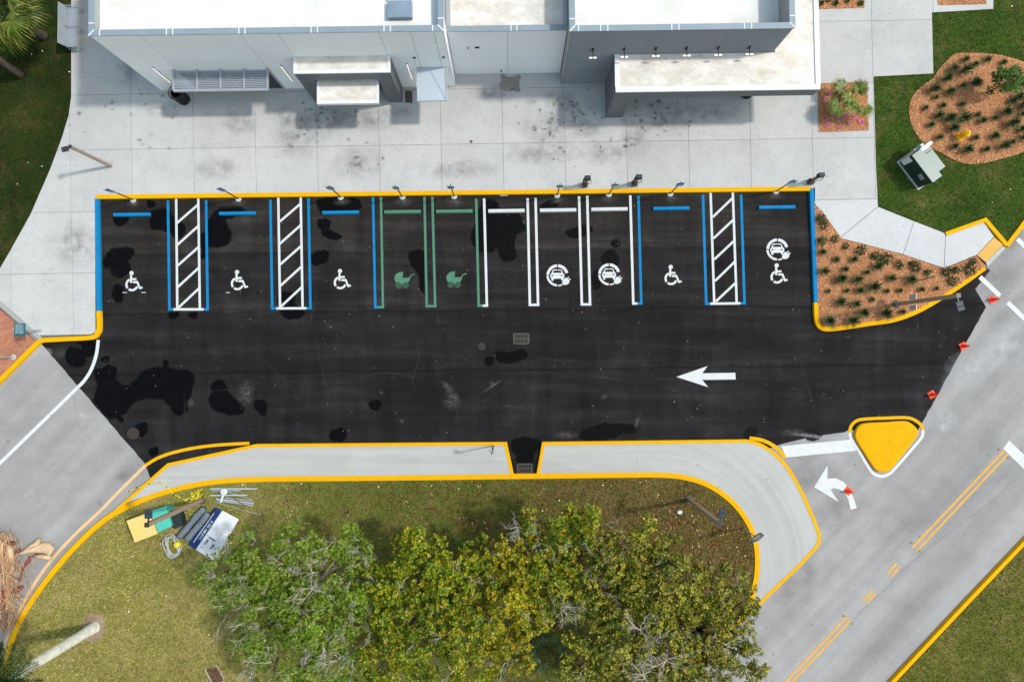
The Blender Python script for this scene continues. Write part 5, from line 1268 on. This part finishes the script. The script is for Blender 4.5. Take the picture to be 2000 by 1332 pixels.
# dead palm fronds, left edge
c = G(30,1120,.02); r = empty('dead_palm_fronds', c, 'heap of dry brown palm fronds and pale sheaths at the left road edge', 'dead fronds')
m = MB()
for k in range(26):
    x = random.uniform(-30, 30); y0, y1 = random.uniform(1030, 1120), random.uniform(1120, 1225)
    p, q_ = G(x*.6, y0, random.uniform(.1, .5)), G(x+random.uniform(-14,18), y1, random.uniform(.05, .4)); m.tube([p, p.lerp(q_, .5)+Vector((random.uniform(-.1,.1), 0, .1)), q_], [.03, .025, .01], 4)
for k in range(900):
    x = random.gauss(8, 19); y = random.uniform(1035, 1222); x *= (.45+.75*math.sin(math.pi*(y-1015)/225))
    p = G(x, y, random.uniform(.05, .5)); a = random.gauss(-1.45, .55); L_ = random.uniform(.25, .8); d = Vector((math.cos(a), math.sin(a), random.uniform(-.2,.2)))*L_; t_ = Vector((-d.y, d.x, 0)).normalized()*.012
    m.add([p-t_, p+d*.5-t_*.8+Vector((0,0,.04)), p+d, p+d*.5+t_*.8+Vector((0,0,.04)), p+t_], [(0,1,3,4), (1,2,3)])
m.build('fibres', 'dry', r)
def sheath(l, w_, z, mat, name='sheath'):
    P_ = [G(*p, z+.12*math.sin(i*1.3)) for i, p in enumerate(l)]; m = MB(); vs = []
    for i, p in enumerate(P_):
        d = (P_[min(i+1, len(P_)-1)]-P_[max(i-1, 0)]); t_ = Vector((-d.y, d.x, 0)).normalized()*w_[i]*PX
        vs += [p-t_+Vector((0,0,-.05)), p-t_*.5+Vector((0,0,.05)), p+t_*.5+Vector((0,0,.05)), p+t_+Vector((0,0,-.05))]
    m.add(vs, [(i*4+j, i*4+j+1, (i+1)*4+j+1, (i+1)*4+j) for i in range(len(P_)-1) for j in range(3)]); o = m.build(name, mat, r, smooth=True); o.modifiers.new('thick', 'SOLIDIFY').thickness = .015
sheath([(31,1084), (45,1079), (62,1073), (78,1071), (92,1072), (101,1080)], [1, 4, 7, 11, 13, 9], .25, 'boot')
sheath([(66,1086), (84,1088), (100,1090)], [4, 5, 4], .18, 'boot')
sheath([(46,1075), (60,1067), (72,1060), (77,1051)], [2, 4, 5, 4], .32, 'boot')
sheath([(15,1062), (18,1075), (21,1090), (24,1100)], [4, 6, 6, 3], .3, 'boot')
sheath([(14,1061), (24,1062), (33,1061)], [3, 4, 2], .35, 'boot_red')
sheath([(20,1158), (32,1154), (45,1145)], [2, 5, 2], .25, 'boot_red'); sheath([(30,1080), (36,1074), (38,1072)], [2, 4, 2], .3, 'boot_red')
sheath([(60,1085), (55,1096), (46,1106), (41,1118), (38,1135)], [3, 4, 2, 2, 1.5], .2, 'boot_red'); sheath([(5,1150), (8,1172), (3,1190)], [3, 5, 3], .25, 'boot_red')

# ---- bed planting
def tuft_mesh(n=70, h=.5, spread=.95):
    m = MB()
    for k in range(n):
        a = random.uniform(0, 6.283); l_ = random.uniform(.15, spread); hh = h*random.uniform(.6, 1.1); d = Vector((math.cos(a), math.sin(a), 0)); t_ = Vector((-d.y, d.x, 0))*.012
        b = d*random.uniform(0, .06); p1 = b+d*hh*l_*.45+Vector((0,0,hh*.7)); p2 = b+d*hh*l_+Vector((0,0,hh*(1-l_*.55)))
        m.add([b-t_, b+t_, p1+t_*.8, p2, p1-t_*.8], [(0,1,2,4), (2,3,4)])
    return m
def leaf_ball(n, rx, rz, z0, ls, m=None, c=Vector((0,0,0))):
    m = m or MB()
    for k in range(n):
        v = Vector((random.gauss(0,1), random.gauss(0,1), random.gauss(0,1))).normalized(); rr_ = random.uniform(.5, 1)
        p = c+Vector((v.x*rx*rr_, v.y*rx*rr_, z0+(v.z*.5+.5)*rz*rr_)); a = random.uniform(0, 6.283); d = Vector((math.cos(a), math.sin(a), random.uniform(-.4,.4)))*ls*random.uniform(.7,1.2); t_ = Vector((-d.y, d.x, 0)).normalized()*ls*.3; t_.z = random.uniform(-.03,.03)
        m.add([p, p+d*.45+t_, p+d, p+d*.45-t_], [(0,1,2,3)])
    return m
def clones(protos, spots, z, name, label, cat, group, lo=.75, hi=1.25):
    for i, (x, y) in enumerate(spots):
        o = bpy.data.objects.new(name, protos[i % len(protos)].data); COL.objects.link(o); o.location = G(x, y, z); s_ = random.uniform(lo, hi); o.scale = (s_, s_, s_); o.rotation_euler.z = random.uniform(0, 6.28); tag(o, label, cat, group)
def protos(ms, mat, name):
    out = []
    for m in ms:
        o = m.build(name, mat); out.append(o)
    return out
def drop(l):
    for o in l: bpy.data.objects.remove(o)
T1 = [(415,640), (525,700), (660,700), (435,790), (595,775), (840,755), (760,800), (555,850), (685,855), (955,845), (1100,855), (610,940), (465,945), (705,940), (815,915), (920,945), (1020,940), (1190,930), (1305,925), (805,1010), (550,1030), (675,1045), (740,1115), (900,1118), (1040,1105), (465,1178), (645,1172)]
SH = [(410,380), (430,430), (415,555), (515,540), (600,597), (717,628), (825,668), (905,690), (880,720), (1020,740), (1120,735), (1150,765), (1240,800), (1385,795), (1460,780), (1560,775), (1590,715), (1430,868)]
T2 = [(1530,475), (1610,510), (1700,478), (1825,500), (1435,545), (1520,560), (1380,625), (1920,575), (1275,710), (1510,680), (1605,660), (1405,725), (1300,770), (1220,850), (1355,835), (1500,825), (1260,985), (1315,915), (1395,935), (1515,935), (1625,905), (1660,955), (1760,930), (1840,890), (1885,975), (1430,1010), (1325,1080), (1605,1085), (1755,1070), (1440,1155), (1535,1180), (1690,1175), (1820,1150), (1885,1120), (1960,1020), (1940,770), (1890,800), (1970,660), (1975,900), (1880,680), (1985,830), (1990,1080)]
tp_ = protos([tuft_mesh(130), tuft_mesh(150, .45), tuft_mesh(120, .54)], 'tuft', 'proto')
clones(tp_, [(1500+x/4, 333+y/4) for x, y in T1], .14, 'grass_tuft', 'dark green grass tuft planted in the triangular mulch bed', 'grass tuft', 'grass tufts in the triangular bed', .5, 1.25)
clones(tp_, [(1500+x/4, y/4) for x, y in T2], LZ+.05, 'grass_tuft', 'dark green grass tuft planted in the round mulch bed', 'grass tuft', 'grass tufts in the round bed', .6, 1.35)
drop(tp_)
tp_ = protos([leaf_ball(70, .22, .3, .02, .1), leaf_ball(85, .26, .32, .02, .1)], 'leaf_dark', 'proto')
clones(tp_, [(1500+x/4, 333+y/4) for x, y in SH], .14, 'low_shrub', 'small leafy shrub in the mulch along the walkway edge', 'shrub', 'shrubs along the walkway edge', .75, 1.15); drop(tp_)
def rosette(n, L_, w_, el=.7):
    m = MB()
    for k in range(n):
        a = k*2.4; e = el*random.uniform(.3, 1.2); d = Vector((math.cos(a)*math.cos(e), math.sin(a)*math.cos(e), math.sin(e)))*L_*random.uniform(.7,1.1); t_ = Vector((-d.y, d.x, 0)).normalized()*w_
        m.add([-t_*.4, d*.5+t_, d, d*.5-t_, t_*.4], [(0,1,3,4), (1,2,3)])
    return m
tp_ = protos([rosette(16, .16, .022), rosette(20, .15, .022)], 'pink', 'proto')
clones(tp_, [(1500+x/4, y/4) for x, y in ((430,765), (472,735), (460,822), (450,915), (498,895), (545,935), (600,908), (672,915), (720,955), (628,962), (465,980), (555,998), (545,772), (622,770))], PZ+.015, 'bromeliad', 'small pink bromeliad in the planter below the clumping palm', 'bromeliad', 'pink bromeliads in the planter', .8, 1.2); drop(tp_)
tp_ = protos([rosette(22, .24, .03)], 'leaf_dark', 'proto')
clones(tp_, [(1500+x/4, y/4) for x, y in ((410,30), (470,8), (525,30), (615,12), (720,30))], PZ+.015, 'agave', 'green rosette plant in the planter at the top edge', 'rosette plant', 'rosette plants in the top planter', .8, 1.1); drop(tp_)
# clumping palm in planter
c = G(1662,205,PZ+.012); r = empty('clumping_palm', c, 'clumping fan palm with bright green fans in the square planter', 'palm')
m, st = MB(), MB()
for (x, y), s_ in (((1645,172), 1), ((1679,176), 1), ((1638,207), 1.15), ((1667,206), .9), ((1690,213), .85), ((1658,190), .8), ((1672,198), .8)):
    t = G(x, y, random.uniform(.9, 1.3)); st.tube([c+Vector((random.uniform(-.1,.1), random.uniform(-.1,.1), 0)), c.lerp(t, .6)+Vector((0,0,.2)), t], .016, 5)
    d = (t-c); d.z = .15; fan_leaf(m, t, d, .62*s_, 28, .3); d2 = Vector((d.y*.3+d.x, -d.x*.3+d.y, .5)); fan_leaf(m, t-Vector((0,0,.15)), d2, .52*s_, 24, .35)
m.build('crown', 'fan', r); st.build('stems', 'leaf_dark', r)
# young tree in the round bed
c = G(1931,180,LZ+.05); r = empty('young_tree', c, 'young dark green tree in the round mulch bed', 'tree')
tp2 = c+Vector((.02,.02,1.9)); MB().tube([c, c.lerp(tp2, .5)+Vector((.04,0,0)), tp2], [.045, .035, .015], 8).build('trunk', 'bark', r)
m = MB()
for k in range(26):
    a = random.uniform(0, 6.28); q_ = c+Vector((math.cos(a)*random.uniform(.1,.75), math.sin(a)*random.uniform(.1,.75), random.uniform(.9, 2.1))); leaf_ball(38, .2, .2, -.1, .13, m, q_)
m.build('crown', 'leaf_young', r)

# ---- the trees along the bottom
def crown_mesh(name, blobs, per, ls, mat, parent, flat=.75):
    C, N = [], []
    for (x, y, z, R_) in blobs:
        b = np.array(G(x, y, z)); ns = max(6, int(12*R_*R_))
        sv = RNG.normal(size=(ns, 3)); sv /= np.linalg.norm(sv, axis=1)[:, None]; lo_ = RNG.random(ns) < .35; sv[:, 2] = np.where(lo_, -np.abs(sv[:, 2])*1.1, np.abs(sv[:, 2]))
        cs = b+sv*(R_*RNG.uniform(.55, 1.02, ns))[:, None]*np.array([1, 1, flat]); rs = RNG.uniform(.24, .46, ns)*(.7+.3*R_)
        for q_, r_ in zip(cs, rs):
            n = int(per*r_*r_*2.0)+3; v = RNG.normal(size=(n, 3)); v /= np.linalg.norm(v, axis=1)[:, None]; v[:, 2] = np.abs(v[:, 2])*.9-.1
            C.append(q_+v*(r_*RNG.uniform(.6, 1.05, n))[:, None]); nn = v*.8+np.array([0, 0, .75])+RNG.normal(size=(n, 3))*.3; N.append(nn/np.linalg.norm(nn, axis=1)[:, None])
    C, N = np.concatenate(C), np.concatenate(N); n = len(C); K = 7
    u = np.cross(N, RNG.normal(size=(n, 3))); u /= np.linalg.norm(u, axis=1)[:, None]; v = np.cross(N, u)
    Vs = []
    for k in range(K):
        a = 2*np.pi*k/K+RNG.uniform(-.3, .3, n); d = u*np.cos(a)[:, None]+v*np.sin(a)[:, None]+N*RNG.uniform(-.1, .55, n)[:, None]; d /= np.linalg.norm(d, axis=1)[:, None]
        s_ = ls*RNG.uniform(.65, 1.25, n)[:, None]; t = np.cross(N, d); t /= np.linalg.norm(t, axis=1)[:, None]; b = C+d*s_*.12
        Vs.append(np.stack([b, b+d*s_*.5+t*s_*.3-N*s_*.06, b+d*s_, b+d*s_*.5-t*s_*.3-N*s_*.06], 1))
    V = np.concatenate(Vs).reshape(-1, 3); keep = V.reshape(-1, 4, 3)
    return bigmesh(name, keep.reshape(-1, 3), np.arange(len(keep)*4).reshape(-1, 4), mat, parent)
def twigs(m, p, d, L_, rad, depth, up_=.25):
    if depth == 0 or rad < .0015: return
    n = 3; P_ = [p]; dd = d.copy()
    for i in range(n):
        dd = (dd+Vector((random.uniform(-.35,.35), random.uniform(-.35,.35), random.uniform(-.15,.3)*up_*2))).normalized(); P_.append(P_[-1]+dd*L_/n)
    m.tube(P_, [rad*(1-.5*i/n) for i in range(n+1)], 4 if rad < .03 else 7, False)
    for _ in range(3 if depth > 1 else 2):
        q_ = P_[random.randint(1, n)]; nd = (dd+Vector((random.uniform(-1,1), random.uniform(-1,1), random.uniform(-.2,.7)))*.75).normalized(); twigs(m, q_, nd, L_*random.uniform(.55,.8), rad*.55, depth-1, up_)
def tree(base, blobs, per, ls, mat, label, bark='bark', ntw=0, twz=(2.5, 4.2), spikes=()):
    dz_ = 1.2 if mat == 'leaf_a' else .9; blobs = [(x, y, z+dz_, R_) for x, y, z, R_ in blobs]; spikes = [(x, y, z+dz_*.8) for x, y, z in spikes]
    c = G(*base, LZ); r = empty('tree', c, label, 'tree', 'trees massed along the bottom lawn')
    top = c+Vector((0,0,1.6)); tr = MB(); tr.tube([c, c+Vector((.05,.03,.8)), top], [.2, .16, .14], 10)
    for (x, y, z, R_) in blobs:
        b = G(x, y, z-.3*R_); tr.tube([top, top.lerp(b, .45)+Vector((random.uniform(-.2,.2), random.uniform(-.2,.2), .35)), b], [.1, .07, .03], 7)
    tr.build('trunk', bark, r, smooth=True)
    crown_mesh('crown', blobs, per, ls, mat, r)
    m = MB()
    for _ in range(ntw):
        x, y, z, R_ = random.choice(blobs); a = random.uniform(0, 6.28); b = G(x, y, z); q_ = b+Vector((math.cos(a), math.sin(a), 0))*R_*random.uniform(.1,.75)+Vector((0,0,R_*random.uniform(.2,.5)))
        d = (q_-b+Vector((0,0,.5))).normalized(); twigs(m, q_, d, random.uniform(.35,.7), .012, 4)
    for (x, y, z) in spikes:
        b = G(x, y, z)
        bb = MB()
        for _ in range(5): twigs(bb, b, Vector((random.uniform(-1,1), random.uniform(-1,1), .35)).normalized(), random.uniform(.45,.75), .018, 4)
        bb.build('bare_branch', 'twig', r)
    if m.v: m.build('bare_twigs', 'twig', r, kind='stuff')
    return r
tree((585,1150), [(440,1115,2.3,1.15), (500,1085,2.5,1.2), (580,1065,2.6,1.15), (660,1060,2.5,1.0), (700,1075,2.3,.7), (470,1165,2.8,1.25), (550,1140,3.2,1.4), (640,1130,3.0,1.3), (520,1215,3.0,1.3), (600,1210,3.3,1.4), (675,1190,2.8,1.0), (490,1260,2.5,1.1), (570,1280,2.9,1.3), (650,1270,2.8,1.2), (610,1325,2.5,1.1), (690,1310,2.3,.9), (530,1335,2.3,.9), (705,1150,2.5,.8), (715,1220,2.4,.7)],
     85, .085, 'leaf_a', 'twiggy green tree with bleached bare branches, leftmost of the bottom trees', ntw=85, spikes=[(445,1050,2.6), (610,1150,4.0), (560,1100,3.4), (520,1250,3.6), (630,1255,3.6), (590,1310,3.4), (470,1170,3.4), (430,1130,2.8), (500,1300,3.0), (660,1290,3.3)])
tree((840,1150), [(800,1060,2.8,.9), (835,1055,2.8,.8), (770,1135,2.9,1.1), (830,1115,3.3,1.25), (890,1100,3.3,1.2), (935,1085,3.0,.95), (800,1195,3.4,1.3), (870,1170,3.7,1.4), (930,1165,3.5,1.2), (760,1250,3.0,1.1), (830,1260,3.4,1.3), (900,1245,3.5,1.3), (780,1310,2.7,1.0), (860,1325,2.8,1.0), (930,1310,3.0,1.0), (740,1195,2.6,.8), (728,1140,2.5,.75), (722,1250,2.5,.8), (735,1310,2.5,.8)],
     50, .115, 'leaf_b', 'dense green tree with scattered yellow leaves right of the twiggy tree', ntw=10)
tree((1010,1150), [(985,1075,2.9,.8), (965,1105,3.0,.8), (1000,1150,3.5,1.15), (990,1215,3.6,1.15), (1010,1275,3.3,.95), (970,1270,3.2,1.0), (1040,1190,3.4,.85), (1050,1115,3.2,1.0), (1030,1060,3.0,.7), (975,1180,3.2,1.0)],
     50, .125, 'leaf_c', 'yellowest tree in the middle of the bottom trees', ntw=8)
tree((1110,1080), [(1115,1035,3.4,1.0), (1150,1020,3.5,.85), (1085,1065,3.3,.9), (1135,1075,3.6,1.0), (1070,1125,3.7,1.0), (1110,1130,3.9,1.0), (1165,1060,3.2,.7), (1085,1170,3.6,.9), (1040,1030,2.9,.7)],
     50, .125, 'leaf_b', 'green and yellow tree reaching highest towards the concrete island', ntw=14, spikes=[(1095,1185,4.2), (1010,1030,3.2)])
tree((1215,1140), [(1215,1070,3.2,.9), (1255,1045,3.2,.75), (1205,1120,3.8,1.15), (1260,1105,3.8,1.15), (1310,1090,3.3,.95), (1150,1160,3.8,1.05), (1210,1185,4.2,1.2), (1270,1165,4.2,1.25), (1325,1140,3.6,1.0), (1160,1235,3.8,1.1), (1225,1250,4.2,1.2), (1135,1290,3.3,1.0), (1185,1310,3.6,1.1), (1110,1325,3.0,.9), (1245,1320,3.6,1.1)],
     50, .125, 'leaf_d', 'dull olive tree left of the rightmost tree', ntw=16, spikes=[(1265,1255,4.8), (1270,1310,4.6)])
tree((1340,1200), [(1350,1110,3.0,.7), (1375,1165,3.4,1.05), (1420,1140,3.0,.85), (1450,1175,2.9,.75), (1330,1210,3.9,1.2), (1390,1215,3.6,1.05), (1300,1275,4.0,1.2), (1355,1275,3.9,1.15), (1405,1265,3.4,.9), (1310,1325,3.7,1.1), (1365,1325,3.6,1.0), (1445,1250,2.9,.65), (1465,1285,2.8,.65), (1480,1315,2.6,.6), (1440,1215,2.8,.6), (1415,1310,3.0,.75)],
     50, .125, 'leaf_d', 'rightmost olive tree overhanging the yellow kerb and road', ntw=24, spikes=[(1250,1230,5.0), (1300,1290,5.0), (1260,1325,4.6)])
# small palms under the trees
c = G(888,1062,LZ); r = empty('young_palm', c, 'single green palm frond sticking out above the trees', 'palm'); m = MB()
for a in (1.9, 2.5, .6, 4.0): pinnate(m, c+Vector((0,0,.8)), (math.cos(a), math.sin(a), .7), 1.5, .35, 20, .3)
m.build('crown', 'fan_dark', r); MB().tube([c, c+Vector((0,0,.8))], .04, 6).build('stem', 'bark', r)
c = G(1068,1262,LZ); r = empty('young_palm', c, 'small dark fan palm in the gap between the trees', 'palm'); m, st = MB(), MB()
for k in range(9):
    a = k*.7; d = Vector((math.cos(a), math.sin(a), .5)); b = c+d*.6+Vector((0,0,.5)); st.tube([c, b], .012, 4); fan_leaf(m, b, d, .55, 22)
m.build('crown', 'fan_dark', r); st.build('stems', 'fan_dark', r)
# pale stone on the leafy lawn
m = MB(); n_ = 10; c = G(1327,1000,LZ)
vs = [c+Vector((.15*math.cos(t*.628)*random.uniform(.8,1.2), .12*math.sin(t*.628)*random.uniform(.8,1.2), 0)) for t in range(n_)]
m.add(vs+[c+(v-c)*.7+Vector((0,0,.09)) for v in vs], [tuple(range(n_, 2*n_))]+[(i, (i+1) % n_, n_+(i+1) % n_, n_+i) for i in range(n_)]); o = m.build('stone', 'cwhite', org=c); tag(o, 'pale stone on the leafy lawn near the light pole', 'stone')
